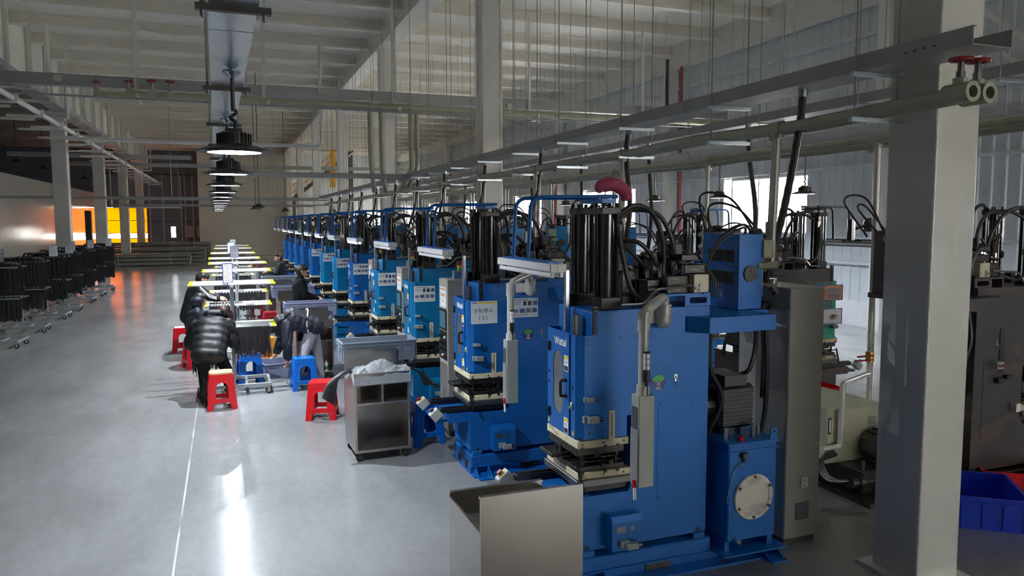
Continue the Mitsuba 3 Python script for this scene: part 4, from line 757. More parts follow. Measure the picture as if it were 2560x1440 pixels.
def make_crate(L, Wd, H, m):
    P = Proto(); o = rrect(0, L, 0, Wd, .02)
    P.add('body', join(prism(ring(o, .008), 'z', .012, H), prism(o, 'z', 0, .014)), m)
    P.add('rim', join(prism(o.buffer(.018).difference(o.buffer(-.006)), 'z', H - .018, H), prism(o.buffer(.012).difference(o.buffer(-.004)), 'z', H - .055, H - .043), prism(o.buffer(.004).difference(o.buffer(-.004)), 'z', 0, .02)), m)
    rb = []
    for k in range(int(L / .17) + 1):
        x = .03 + k * (L - .06) / int(L / .17); rb += [box(x - .012, x + .012, -.012, .0, .01, H - .05), box(x - .012, x + .012, Wd, Wd + .012, .01, H - .05)]
    for k in range(3):
        y = .03 + k * (Wd - .06) / 2; rb += [box(-.012, 0, y - .012, y + .012, .01, H - .05), box(L, L + .012, y - .012, y + .012, .01, H - .05)]
    for q in rb: P.add('rib', q, m)
    for q in (box(-.014, -.0, Wd / 2 - .06, Wd / 2 + .06, H - .1, H - .065), box(L, L + .014, Wd / 2 - .06, Wd / 2 + .06, H - .1, H - .065)): P.add('handle', q, m)
    return P
CR1, CR2 = make_crate(.86, .4, .235, 'crate_grey'), make_crate(.46, .6, .24, 'crate_grey'); CR3 = make_crate(.52, .72, .28, 'plastic_navy')
def crate(P, x, y, z, rz, label, m=None):
    t = thing('plastic_crate', label, 'crate', 'plastic crates'); P.place(t, T().translate([x, y, z]).rotate([0, 0, 1], rz), {'crate_grey': m, 'plastic_navy': m} if m else None); return t
cart(1.83, 4.36, 180, 'empty stainless steel cart in the foreground, closed tall side towards the camera')
cart(1.24, 8.1, 1.5, 'open stainless steel cart with shelves and a plastic bag on top')
ST = [(1.22, 8.76, 'silver grey crate behind the plastic bag of the open cart', 'crate_silver'), (.93, 12.78 + .66, 'lavender grey crate behind the bending worker', None), (.92, 16.9, 'lavender grey crate on the cart left of the standing man', None), (.85, 20.1, 'pale grey crate beyond the standing man', 'crate_silver'), (.8, 23.6, 'pale grey crate farthest along the presses', 'crate_silver')]
for i, (x, y, lab, m) in enumerate(ST):
    if i: cart(x + .1, y - .68, 1, f'stainless steel cart beside the front row of presses, {words[i + 1]} from the camera')
    cart(x + .1, y - .02, 1, f'low stainless steel cart carrying a grey crate, {words[i] if i else "first"} from the camera', ('back_panel', 'divider'))
    crate(CR1, x, y, .968, 1, 'long ' + lab, m)
crate(CR2, .56, 13.05, 0, 12, 'lavender grey crate standing on the floor beside the rack'); 
solo('crate_tag', ro(box(.98, 1.04, 13.026, 13.03, .06, .18), 12, 'z', (.9, 13.05, 0)), 'paper', 'white paper tag on the floor crate', 'tag')
crate(CR3, 5.72, 4.52, 0, -38, 'blue plastic crate on the floor right of the nearest column'); crate(CR3, 6.5, 4.9, 0, -38, 'red plastic crate at the right edge behind the blue crate', 'plastic_red'); crate(CR3, 6.45, 7.1, 0, 0, 'red plastic crate under the dark press behind the grey cabinet', 'plastic_red'); crate(CR3, 6.45, 7.1, .285, 0, 'red plastic crate stacked on another red crate behind the grey cabinet', 'plastic_red')
# plastic bag, black strips and a spray can on the carts
g = 26; u = np.linspace(0, 1, g); U, V = np.meshgrid(u, u, indexing='ij'); pp = np.stack([U * 5, V * 5, U * 0], -1)
hh = .10 * meshkit.fbm(pp * 1.0, 4, 3) + .08 * meshkit.fbm(pp * 3 + 7, 3, 5) + .07 * np.exp(-((U - .55) ** 2 + (V - .5) ** 2) * 18)
X = 1.22 + U * .64 + .03 * (meshkit.noise(pp * 2, 9) - .5); Y = 8.08 + V * .50; Z = .90 + hh * np.sin(np.pi * np.clip(V * 1.3, 0, 1)) ** .5; Z = np.where((U < .02) | (V < .02), Z - .05, Z)
q = np.arange(g * g).reshape(g, g); F = np.concatenate([np.stack([q[:-1, :-1], q[1:, :-1], q[1:, 1:]], -1).reshape(-1, 3), np.stack([q[:-1, :-1], q[1:, 1:], q[:-1, 1:]], -1).reshape(-1, 3)])
solo('plastic_bag', trimesh.Trimesh(np.stack([X, Y, Z], -1).reshape(-1, 3), F, process=False), 'film_clear', 'crumpled clear plastic bag on top of the open cart', 'plastic bag')
def strips(name, label, cat, paths, r=.008, m='strip_black'): return solo(name, join(*[tube(spline(p, 5), r, 5) for p in paths]), m, label, cat)
for s, nm in ((-1, 'left'), (1, 'right')):
    x = 1.24 if s < 0 else 1.845
    k = strips('rubber_seals', f'black rubber seals hanging over the {nm} side of the open cart', 'rubber seals', [[(x - s * .08, 8.3 + .02 * j, .95), (x + s * .05, 8.27 + .02 * j, .96), (x + s * (.15 + .015 * j), 8.25 + .015 * j, .90 - .01 * j), (x + s * (.2 + .02 * j), 8.23, .76 if s > 0 else .62 + .015 * j)] for j in range(7)], .011); labels[k]['kind'] = 'stuff'
t = thing('spray_can', 'white and green spray can on the cart shelf behind the bending worker', 'spray can'); put(t + '__can', lathe([(0, 0), (.026, 0), (.028, .01), (.028, .13), (.018, .15), (.012, .155), (0, .155)], 14, (1.5, 12.74, .125)), 'label_white', 35); put(t + '__band', lathe([(.0285, .03), (.0285, .09)], 14, (1.5, 12.74, .125)), 'sticker_green', 35); put(t + '__nozzle', cyl((1.5, 12.74, .28), (1.5, 12.74, .31), .008, 8), 'label_white', 35)
pp = rng.uniform(size=(60, 3)) * [.3, .25, .06] + [1.13, 12.82, .135]
k = strips('rubber_parts', 'heap of dark rubber parts on the lower shelf of the cart behind the bending worker', 'rubber parts', [[p, p + rng.normal(size=3) * [.06, .05, .02] + [0, 0, .03], p + rng.normal(size=3) * [.1, .06, .0]] for p in pp], .010); labels[k]['kind'] = 'stuff'

# ------------------------------------------------------------------ racks with bars and rubber strips
def make_rack(L0=-.60, L1=.62, dep=.34):
    P = Proto()
    P.add('base', join(*[cbox(-.52, .52, y - .022, y + .022, .12, .17, .004) for y in (-dep, dep)], *[cbox(x - .022, x + .022, -dep, dep, .125, .165, .004) for x in (-.5, -.17, .17, .5)]), 'rack_steel')
    for x in (-.48, .48):
        for y in (-dep + .02, dep - .02):
            w, f = caster(x, y, .05, .12); P.add('caster', w, 'tyre', 35); P.add('caster__fork', f, 'wheel_grey'); P.add('caster__hub', cyl((x, y - .021, .05), (x, y + .021, .05), .028, 10), 'wheel_grey', 35)
    P.add('post', cbox(-.028, .028, -.028, .028, .17, 1.73, .004), 'rack_steel')
    for z in (1.015, 1.655): P.add('arm', cbox(-.02, .02, -dep, dep, z - .03, z + .005, .003), 'rack_steel')
    for z in (1.03, 1.67):
        for y in (-.32, -.12, .12, .32): P.add('bar', cyl((L0 + .05, y, z), (L1 - .05, y, z), .016, 10), 'bar_white', 35); P.add('end_sleeve', cyl((L0, y, z), (L0 + .06, y, z), .0175, 10), 'bar_yellow', 35, 'yellow end sleeve'); P.add('end_sleeve', cyl((L1 - .06, y, z), (L1, y, z), .0175, 10), 'bar_yellow', 35, 'yellow end sleeve')
    return P
RACK = make_rack()
def sign(x, y, z, rz, label):
    t = thing('clip_sign', label, 'sign', 'sheets clipped on the racks'); tw = T().translate([x, y, z]).rotate([0, 0, 1], rz)
    put(t + '__frame', prism(ring(sbox(-.105, 0, .105, .29), .008), 'y', -.004, .004), 'paper_blueframe', tw=tw); put(t + '__sheet', box(-.1, .1, -.001, .001, .004, .286), 'paper', tw=tw); put(t + '__stem', cyl((0, .006, -.1), (0, .006, .03), .006, 6), 'paper_blueframe', tw=tw)
    put(t + '__print', join(*[box(-.085, .085 - .03 * (k % 3), -.002, -.001, .03 + k * .028, .037 + k * .028) for k in range(9)]), 'print_grey', tw=tw)
def drape(x0, x1, y, z, n, drop, w=None, seed=0, m='strip_black'):
    """Strips laid over a bar, hanging on both sides."""
    r = np.random.default_rng(seed); o = []; w = w or (x1 - x0) / n * .8
    for k in range(n):
        x = x0 + (k + .5) * (x1 - x0) / n; d = drop * r.uniform(.9, 1.06); e = drop * r.uniform(.85, 1.0); j = r.uniform(-.008, .008, 2)
        p = np.array([(x + j[0] * 2, y - .024 - abs(j[1]), z - d), (x + j[0], y - .028, z - d * .5), (x, y - .022, z), (x, y, z + .022), (x, y + .022, z), (x - j[0], y + .028, z - e * .5), (x + j[1], y + .024, z - e)])
        a, b = p - [w / 2, 0, 0], p + [w / 2, 0, 0]; th = np.array([0, .004, 0]); n_ = len(p)
        out = np.array([[0, -1, 0], [0, -1, 0], [0, -.8, .6], [0, 0, 1], [0, .8, .6], [0, 1, 0], [0, 1, 0]]) * .006
        v = np.vstack([a, b, b + out, a + out]); f = []
        for i in range(n_ - 1):
            for q in range(4): A_, B_ = q * n_ + i, ((q + 1) % 4) * n_ + i; f += [[A_, A_ + 1, B_ + 1], [A_, B_ + 1, B_]]
        o.append(trimesh.Trimesh(v, f, process=False))
    return o
RK = [(.07, 12.3), (.18, 15.45), (.24, 18.2), (.2, 20.6), (.2, 24.0), (.24, 28.2), (.24, 31.2)]
for i, (x, y) in enumerate(RK):
    t = thing('bar_rack', 'rack of white and yellow bars behind the woman in the black puffer jacket' if i == 0 else f'rack of white and yellow bars down the aisle, {words[i]} from the camera', 'rack', 'racks in the aisle')
    tw = T().translate([x, y, 0]); RACK.place(t, tw, None, () if i < 4 else ('caster__',))
    ds = {0: [(.02, .52, -.32, 1.03, 44, .46, .009), (.02, .52, -.12, 1.03, 44, .44, .009), (-.58, -.4, -.32, 1.03, 14, .66, .009), (-.58, -.1, -.12, 1.03, 26, .62, .012)], 1: [(-.5, -.04, -.32, 1.03, 9, .5, None), (.15, .3, -.32, 1.03, 5, .3, .012), (-.5, .0, .12, 1.03, 9, .5, None)], 2: [(-.5, .5, -.32, 1.03, 16, .4, None)], 3: [(-.5, .5, -.32, 1.03, 16, .4, None)]}.get(i, [(-.5, .5, -.12, 1.03, 14, .4, None)])
    k = put(t + '__rubber_strips', join(*[q for j, d in enumerate(ds) for q in drape(d[0], d[1], d[2], d[3], d[4], d[5], d[6], 10 * i + j)]), 'strip_black', tw=tw); labels[k] = {'label': 'black rubber strips hung over the bars', 'kind': 'stuff'}
    if i in (0, 3, 4, 5): sign(x - .05 + .06 * (i % 2), y - .34, 1.70, (50, 0, 0, 20, 35, 25)[i], ['white sheet in a blue clip frame on the nearest rack of the aisle', '', '', 'clip frame sheet on the fourth aisle rack', 'clip frame sheet on the fifth aisle rack', 'clip frame sheet on the sixth aisle rack'][i])
for i, y in enumerate((18.5, 20.85, 23.5, 25.4, 27.9, 30.2, 32.6)):
    x = -4.55
    t = thing('strip_rack', f'rack heavily hung with black rubber strips at the left, {words[i] if i else "first"} from the camera', 'rack', 'strip racks along the left')
    tw = T().translate([x, y, 0]).rotate([0, 0, 1], (-3, 2, -2, 3, 0, -2, 2)[i]); RACK.place(t, tw, {'bar_yellow': 'rack_steel', 'bar_white': 'rack_steel'}, ('end_sleeve',) if i < 4 else ('caster__hub', 'end_sleeve'))
    ds = [(-.58, .55, -.32, 1.67, (13, 15, 12, 14, 13, 12, 14)[i], .60, None), (-.58, .6, -.12, 1.67, 14, .55, None), (-.58, .5, .32, 1.67, 12, .5, None), ((-.58, .15, -.32, 1.03, 9, .42, None) if i < 2 else (-.58, .60, -.32, 1.03, 14, .52, None)), (-.58, .55, -.12, 1.03, 13, .5, None)]
    if i == 0: ds[0] = (-.58, .2, -.32, 1.67, 11, .55, None)
    k = put(t + '__rubber_strips', join(*[q for j, d in enumerate(ds) for q in drape(d[0], d[1], d[2], d[3], d[4], d[5], d[6], 100 + 10 * i + j)]), 'strip_black', tw=tw); labels[k] = {'label': 'black rubber strips hung over the bars', 'kind': 'stuff'}
    hp = [[(-.4 + .1 * j, -.3 + .08 * j, 1.70), (-.38 + .1 * j, -.2, 1.76 + .03 * rng.uniform()), (-.3 + .1 * j, .1, 1.74), (-.25 + .1 * j, .3, 1.70)] for j in range(8)]
    k = put(t + '__rubber_heap', join(*[tube(spline(p, 4), .025, 6) for p in hp]), 'strip_black', 50, tw=tw); labels[k] = {'label': 'black rubber profiles lying across the top bars', 'kind': 'stuff'}
    sign(x + (.1, -.3, .3, .35, .0, .2, .45)[i], y - .38, 1.69, (10, -25, 15, 5, 20, 0, 15)[i], f'clip frame sheet on the left strip rack {words[i] if i else "first"} from the camera')

# ------------------------------------------------------------------ stacked boards, stairs, pump unit and small things
def board_stack(label, x0, x1, y0, y1, n, h):
    t = thing('board_stack', label, 'stack of boards', 'stacks of grey boards')
    for k in range(n):
        z = .04 + k * h; put(t + '__board_pack', cbox(x0 + .03 * (k % 2), x1 - .04 * ((k + 1) % 2), y0, y1, z, z + h - .04, .006), 'board_grey')
        put(t + '__spacer', join(*[box(x, x + .08, y0 + .02, y1, z - .04, z) for x in np.linspace(x0 + .3, x1 - .4, 5)]), 'steel_dark')
    put(t + '__strap', join(*[box(x, x + .03, y0 - .008, y0, .03, n * h + .02) for x in (x0 + .3, x1 - 1.1)]), 'label_white')
board_stack('stack of long grey boards before the orange door, nearest stack', -6.15, -1.95, 49.5, 51.0, 3, .23)
board_stack('long stack of grey boards in the second row before the dark door', -7.4, -1.2, 53, 54.4, 4, .23); board_stack('rearmost stack of grey boards before the orange door', -7.6, -.9, 56.5, 57.8, 5, .24); board_stack('low stack of grey boards right of the others', -1.6, 1.4, 56, 57.4, 1, .26)
solo('steel_post', join(cbox(-8.2, -7.85, 54.5, 54.9, 0, 3.3, .02), box(-8.3, -7.75, 54.4, 55.0, 0, .05)), 'black_steel', 'dark square post before the orange door', 'post')
t = thing('electric_cabinet', 'grey electrical box on the dark end wall, left one of two', 'electrical box'); put(t + '__box', cbox(-2.95, -2.3, Y1 - .32, Y1 - .125, 1.35, 2.25, .01), 'tray_grey')
t = thing('electric_cabinet', 'grey electrical box on the dark end wall, right one of two', 'electrical box'); put(t + '__box', cbox(-2.05, -1.8, Y1 - .32, Y1 - .125, 1.35, 2.2, .01), 'tray_grey')
t = thing('steel_stair', 'yellow railed steel stair at the far end behind the right columns', 'stair')
A0, A1 = np.array([4.9, 61.4, 4.2]), np.array([9.6, 61.4, 8.0])
for y in (60.6, 61.5): put(t + '__stringer', tube([A0 * [1, 0, 1] + [0, y, 0], A1 * [1, 0, 1] + [0, y, 0]], .13, 4), 'steel_dark')
for k in range(15): p = A0 + (A1 - A0) * (k + .5) / 15; put(t + '__tread', box(p[0] - .14, p[0] + .14, 60.6, 61.5, p[2], p[2] + .03), 'steel_dark')
for zz in (.55, 1.05): put(t + '__handrail', tube([A0 * [1, 0, 1] + [0, 60.55, zz], A1 * [1, 0, 1] + [0, 60.55, zz]], .04, 6), 'yellow_steel')
for k in range(15): p = A0 + (A1 - A0) * (k + .5) / 15; put(t + '__baluster', box(p[0] - .025, p[0] + .025, 60.53, 60.58, p[2], p[2] + 1.05), 'yellow_steel')
put(t + '__post', box(7.75, 8.15, 60.2, 60.5, 5.2, 8.0), 'yellow_steel'); put(t + '__post', cbox(4.9, 5.2, 61.0, 61.4, 0, 4.2, .01), 'steel_dark'); put(t + '__post', cbox(9.3, 9.6, 61.0, 61.4, 0, 8.0, .01), 'steel_dark')
t = thing('wall_ladder', 'white ladder on the right wall far down the hall', 'ladder')
for y in (58.3, 58.9): put(t + '__rail', box(13.72, 13.79, y, y + .07, 0, 7.6), 'column_paint')
for k in range(22): put(t + '__rung', box(13.73, 13.77, 58.3, 58.95, .4 + k * .32, .45 + k * .32), 'column_paint')
t = thing('pump_unit', 'beige boxed pump unit with black motor behind the grey cabinet', 'pump')
put(t + '__housing', cbox(5.30, 5.95, 5.6, 6.35, .27, .80, .01), 'pump_beige'); put(t + '__top_edge', cbox(5.28, 5.97, 5.58, 6.37, .79, .81, .004), 'pump_beige')
put(t + '__level_window', join(box(5.31, 5.345, 5.592, 5.6, .56, .72)), 'black_plastic'); put(t + '__level_glass', box(5.32, 5.335, 5.590, 5.592, .58, .70), 'label_white')
put(t + '__louvre', join(*[box(5.8, 5.9, 5.594, 5.6, .5 + k * .022, .51 + k * .022) for k in range(9)]), 'print_grey')
put(t + '__motor', join(cyl((5.84, 5.2, .42), (5.84, 5.6, .42), .15, 18), cyl((5.84, 5.17, .42), (5.84, 5.2, .42), .12, 18), *[ro(mv(box(-.008, .008, .0, .33, .14, .17), (5.84, 5.24, .42)), k * 30, 'y', (5.84, 0, .42)) for k in range(12)]), 'black_steel')
put(t + '__base', join(box(5.35, 6.1, 5.1, 6.3, .0, .05), cbox(5.45, 6.1, 5.3, 6.2, .05, .27, .01), cyl((5.35, 5.35, .16), (6.2, 5.35, .16), .055, 12), cyl((5.43, 5.35, .16), (5.47, 5.35, .16), .075, 12), cyl((5.5, 5.35, .2), (5.5, 5.35, .36), .022, 8)), 'black_steel')
for j in range(3): put(t + '__hose', tube(spline([(5.34 + .03 * j, 5.58, .42 - .03 * j), (5.16 - .02 * j, 5.5, .34), (5.2 - .03 * j, 5.42, .2), (5.42, 5.36, .17)], 6), .018, 7), 'black_hose', 50)
pipe('feed_pipe', 'cream pipe from the rear pipes down to the pump unit, with a level run', [(6.0, 5.8, 3.36), (6.0, 5.8, 1.06), (5.42, 5.55, 1.05), (5.42, 5.55, .45), (5.2, 5.55, .44)], .026, 'pipe_cream', rad=.03)
pipe('feed_pipe', 'cream pipe beside the nearest column ending at the red valve', [(6.14, 5.95, 3.32), (6.12, 5.9, 1.3), (6.1, 5.9, .45)], .026, 'pipe_cream', rad=.03)
t = thing('ball_valve', 'small brass valve with a long red lever on the cream pipe', 'valve'); put(t + '__body', join(cyl((6.0, 5.8, 1.18), (6.0, 5.8, 1.28), .04, 10)), 'brass', 35); put(t + '__lever', join(box(5.80, 6.0, 5.75, 5.765, 1.24, 1.255), box(5.78, 6.0, 5.75, 5.765, 1.20, 1.212)), 'red_paint')
for i, yy in enumerate(N1Y[1:]):
    for j in (0, 1):
        x = 6.0 + .14 * j; t = thing('drop_pipe', f'cream pipe dropping to the {words[i + 1]} press of the rear row, {"left" if j == 0 else "right"} one', 'pipe', 'drop pipes of the rear row')
        put(t + '__pipe', tube(bend([(x, yy + .8 + .2 * j, 3.36), (x - .02, yy + .8 + .2 * j, 2.3 + .15 * j), (5.85, yy + .75, 2.25 + .15 * j)], .05), .025, 9), 'pipe_cream', 35)
# ------------------------------------------------------------------ people
import manifold3d as m3
def ball(p, r, n=14): return m3.Manifold.sphere(float(r), n).translate([float(v) for v in p])
def chain(ps, rs, n=14):
    o = []
    for a, b, r, s in zip(ps, ps[1:], rs, rs[1:]): o.append(m3.Manifold.batch_hull([ball(a, r, n), ball(b, s, n)]))
    return o
def fuse(ms, edge=.03, it=8):
    m = m3.Manifold.batch_boolean(ms, m3.OpType.Add).refine_to_length(edge).to_mesh()
    t = trimesh.Trimesh(m.vert_properties[:, :3], m.tri_verts, process=True); trimesh.smoothing.filter_taubin(t, iterations=it); return t
def unit(v): v = np.asarray(v, float); return v / (np.linalg.norm(v) + 1e-9)
def hand(w, d, nrm, s=1.0):
    """A slightly curled hand at wrist w pointing along d, palm facing nrm."""
    d, n = unit(d), unit(nrm); n = unit(n - d * (n @ d)); sdir = np.cross(d, n); o = chain([w, w + d * .05 * s, w + d * .085 * s], [.022 * s, .03 * s, .026 * s], 10)
    o.append(m3.Manifold.batch_hull([ball(w + d * .03 * s + sdir * k * .026 * s, .014 * s, 8) for k in (-1, 1)] + [ball(w + d * .09 * s + sdir * k * .034 * s, .0125 * s, 8) for k in (-1, 1)]))
    for k, L in zip((-1.05, -.35, .35, 1.0), (.062, .075, .07, .055)):
        b = w + d * .09 * s + sdir * k * .03 * s; p1 = b + (d * .93 + n * .25) * L * .5 * s; p2 = p1 + (d * .75 + n * .6) * L * .32 * s; p3 = p2 + (d * .45 + n * .85) * L * .25 * s
        o += chain([b, p1, p2, p3], [.0095 * s, .009 * s, .0082 * s, .0072 * s], 8)
    b = w + d * .035 * s - sdir * .028 * s; p1 = b + (d * .6 - sdir * .7 + n * .2) * .035 * s; p2 = p1 + (d * .85 - sdir * .2 + n * .4) * .03 * s; o += chain([b, p1, p2], [.0125 * s, .011 * s, .009 * s], 8)
    return o
def head_parts(c, fwd, up, s=1.0):
    f, u = unit(fwd), unit(up); u = unit(u - f * (u @ f)); l = np.cross(u, f); P = lambda a, b, d: c + (f * a + l * b + u * d) * s
    o = [m3.Manifold.batch_hull([ball(P(.0, 0, .035), .088 * s), ball(P(-.03, 0, .04), .085 * s), ball(P(.045, 0, -.04), .058 * s), ball(P(.055, 0, -.075), .036 * s)])]
    o.append(m3.Manifold.batch_hull([ball(P(.09, 0, .01), .012 * s, 8), ball(P(.118, 0, -.03), .013 * s, 8), ball(P(.09, 0, -.035), .02 * s, 8)]))   # nose
    o.append(m3.Manifold.batch_hull([ball(P(.088, k, -.062), .010 * s, 8) for k in (-.02, .02)]))                        # lips
    o.append(m3.Manifold.batch_hull([ball(P(.082, k, .028), .012 * s, 8) for k in (-.035, .035)]))                      # brow
    for k in (-1, 1): o.append(m3.Manifold.batch_hull([ball(P(-.005, k * .088, .02), .012 * s, 8), ball(P(.0, k * .085, -.03), .010 * s, 8), ball(P(-.02, k * .096, .01), .010 * s, 8)]))
    eyes = join(*[trimesh.creation.icosphere(1, .009 * s).apply_translation(P(.085, k * .032, .008)) for k in (-1, 1)])
    return o, eyes, P
def hairmesh(P, s=1.0, long=None, r=.096):
    o = [m3.Manifold.batch_hull([ball(P(-.015, 0, .055), r * s), ball(P(-.045, 0, .02), .09 * s), ball(P(-.04, 0, -.02), .075 * s)]), m3.Manifold.batch_hull([ball(P(.04, k, .085), .05 * s) for k in (-.03, .03)])]
    if long is not None: o += chain(*long)
    t = fuse(o, .018, 4); v = np.array(t.vertices); v += np.array(t.vertex_normals) * (.006 * (meshkit.noise(v * [90, 90, 40]) - .5))[:, None]; t.vertices = v; return t
def puff(t, axis, step, amp):
    v = np.array(t.vertices); a = v @ unit(axis); v += np.array(t.vertex_normals) * (amp * (np.abs(np.sin(np.pi * (a + .05 * (meshkit.fbm(v * 4, 2) - .5)) / step)) ** .6 - .6) + .022 * (meshkit.fbm(v * 11, 3) - .5))[:, None]; t.vertices = v; return t
def person(label, J, jm, tm_, sm, hairm='hair', puffy=None, hood=None, long=None, hr=.096, hem=.05, arms=(.062, .052, .046), chest=.15, shirt=None):
    """J: joints in world coordinates."""
    J = {k: np.asarray(v, float) for k, v in J.items()}
    t = thing('person', label, 'person')
    hp, eyes, P = head_parts(J['head'], J['face'], J.get('up', (0, 0, 1)))
    sh = [J['shL'], J['shR']]; body = hp + chain([J['neck'], J['head'] - unit(J['head'] - J['neck']) * .03], [.052, .05]) + chain([J['pelvis'], J['chest'], J['neck']], [.10, .11, .06])
    for s in 'LR':
        body += chain([J['chest'], J['sh' + s], J['el' + s], J['wr' + s]], [.07, .042, .036, .026]); body += hand(J['wr' + s], J['hd' + s], J.get('pn' + s, (0, 0, -1)))
        body += chain([J['pelvis'], J['hip' + s], J['kn' + s], J['an' + s]], [.08, .07, .048, .034]); body += chain([J['an' + s], J['to' + s]], [.03, .025])
    put(t + '__body', fuse(body, .02, 3), 'skin', True); put(t + '__eyes', eyes, 'hair', True)
    jk = []
    c, pv = J['chest'], J['pelvis']; mid = (c + pv) / 2; ax = unit(c - pv); side = unit(np.cross(ax, J['side'])) if 'side' in J else unit(J['shR'] - J['shL'])
    w = side * .09
    jk.append(m3.Manifold.batch_hull([ball(c + w, chest), ball(c - w, chest), ball(J['shL'], .075), ball(J['shR'], .075), ball(mid + w, chest * .98), ball(mid - w, chest * .98)]))
    e = pv - ax * hem; jk.append(m3.Manifold.batch_hull([ball(mid + w, chest * .98), ball(mid - w, chest * .98), ball(e + w, chest * .93), ball(e - w, chest * .93)]))
    for s in 'LR': jk += chain([J['sh' + s], J['el' + s], J['wr' + s] - unit(J['wr' + s] - J['el' + s]) * .02], [arms[0] + .015, arms[1] + .008, arms[2]])
    jk += chain([c + ax * .05, J['neck']], [.10, .075])
    if hood is not None: jk.append(m3.Manifold.batch_hull([ball(np.asarray(p), r) for p, r in hood]))
    jm_ = fuse(jk, .028, 8); put(t + '__jacket', puff(jm_, ax, *puffy) if puffy else puff(jm_, ax, .5, .004), jm, True)
    tr = []
    for s in 'LR': tr += chain([pv, J['hip' + s], J['kn' + s], J['an' + s]], [.125, .112, .078, .062])
    tr += chain([pv, pv + ax * .05], [.14, .13]); t2 = fuse(tr, .03, 8); put(t + '__trousers', puff(t2, (.3, .2, 1), .21, .005), tm_, True)
    for s in 'LR':
        a, b = J['an' + s], J['to' + s]; put(t + '__shoe', fuse([m3.Manifold.batch_hull([ball(a - [0, 0, .02], .045), ball(a - unit(b - a) * .03 - [0, 0, .035], .035), ball(b, .036), ball((a + b) / 2, .042)])], .025, 3), sm, True)
    put(t + '__hair', hairmesh(P, 1, long, hr), hairm, True)
    if shirt: put(t + '__collar', fuse(chain([J['neck'], J['neck'] + unit(J['head'] - J['neck']) * .05], [.072, .066]), .02, 3), shirt, True)
    return t
# the woman in front, bent towards the rack
person('woman in a black puffer jacket with long brown hair, bending over the nearest rack', dict(pelvis=(-0.26, 11.68, .80), chest=(-0.22, 11.9, 1.05), neck=(-0.16, 12.09, 1.16), head=(-0.06, 12.21, 1.18), face=(.5, .8, -.45), up=(.1, .5, .8),
    shL=(-0.44, 11.95, 1.07), shR=(0.0, 11.95, 1.07), elL=(-0.52, 11.97, .82), elR=(0.06, 11.92, .82), wrL=(-0.28, 12.21, .96), wrR=(-0.04, 12.11, .98), hdL=(.7, .5, .1), hdR=(.1, .9, .1), hipL=(-0.35, 11.67, .76), hipR=(-0.17, 11.67, .76),
    knL=(-0.34, 11.51, .42), knR=(-0.04, 11.83, .44), anL=(-0.335, 11.37, .085), anR=(-0.02, 12.05, .085), toL=(-0.32, 11.49, .04), toR=(0.04, 12.19, .04)), 'jacket_black', 'wool_black', 'shoe_black', 'hair_brown', (.125, .02),
    hood=[((-0.26, 12.03, 1.22), .075), ((-0.1, 12.05, 1.22), .075), ((-0.18, 12.13, 1.20), .08)], long=([(-0.06, 12.17, 1.27), (0.03, 12.15, 1.20), (0.05, 12.11, 1.08)], [.075, .06, .03]), hem=.12, chest=.16, arms=(.09, .085, .06), shirt=None)
person('worker sitting low in a dark navy hooded puffer jacket beside the woman in black', dict(pelvis=(-.56, 14.6, .56), chest=(-.53, 14.62, .92), neck=(-.50, 14.64, 1.08), head=(-.46, 14.66, 1.19), face=(.9, .3, -.2), shL=(-.50, 14.80, 1.0), shR=(-.50, 14.44, 1.0), elL=(-.38, 14.84, .78), elR=(-.40, 14.42, .78), wrL=(-.18, 14.74, .86), wrR=(-.2, 14.52, .86), hdL=(1, 0, .2), hdR=(1, 0, .2),
    hipL=(-.54, 14.69, .54), hipR=(-.54, 14.51, .54), knL=(-.18, 14.72, .50), knR=(-.18, 14.48, .50), anL=(-.15, 14.74, .085), anR=(-.17, 14.46, .085), toL=(-.02, 14.75, .04), toR=(-.04, 14.46, .04)), 'jacket_navy', 'trousers_grey', 'shoe_white', 'hair', (.12, .018), hood=[((-.52, 14.62, 1.16), .11), ((-.49, 14.62, 1.20), .10), ((-.5, 14.7, 1.14), .09)], arms=(.075, .07, .055))
stool(-.56, 14.6, 20, 'red plastic stool under the seated worker')
t = person('worker in a black jacket with white sleeve stripes leaning towards the second rack', dict(pelvis=(-0.68, 15.35, .88), chest=(-0.56, 15.38, 1.26), neck=(-0.48, 15.38, 1.43), head=(-0.42, 15.38, 1.52), face=(.85, .1, -.5), up=(.4, 0, .9), shL=(-0.52, 15.57, 1.36), shR=(-0.5, 15.19, 1.36), elL=(-0.34, 15.58, 1.20), elR=(-0.32, 15.15, 1.19), wrL=(-0.14, 15.45, 1.16), wrR=(-0.14, 15.2, 1.15), hdL=(1, -.2, -.1), hdR=(1, .1, -.1),
    hipL=(-0.68, 15.44, .86), hipR=(-0.68, 15.26, .86), knL=(-0.62, 15.46, .46), knR=(-0.62, 15.24, .46), anL=(-0.68, 15.46, .085), anR=(-0.68, 15.24, .085), toL=(-0.54, 15.48, .04), toR=(-0.54, 15.22, .04)), 'jacket_black', 'trousers_black', 'shoe_black', 'hair', None)
for k in range(3): put(t + '__white_stripe', tube([(-.48 + .01 * k, 15.14 - .022, 1.41 - .035 * k + .03), (-.32 + .01 * k, 15.075, 1.235 - .03 * k + .03), (-.18, 15.12, 1.20 - .02 * k)], .008, 5), 'label_white')
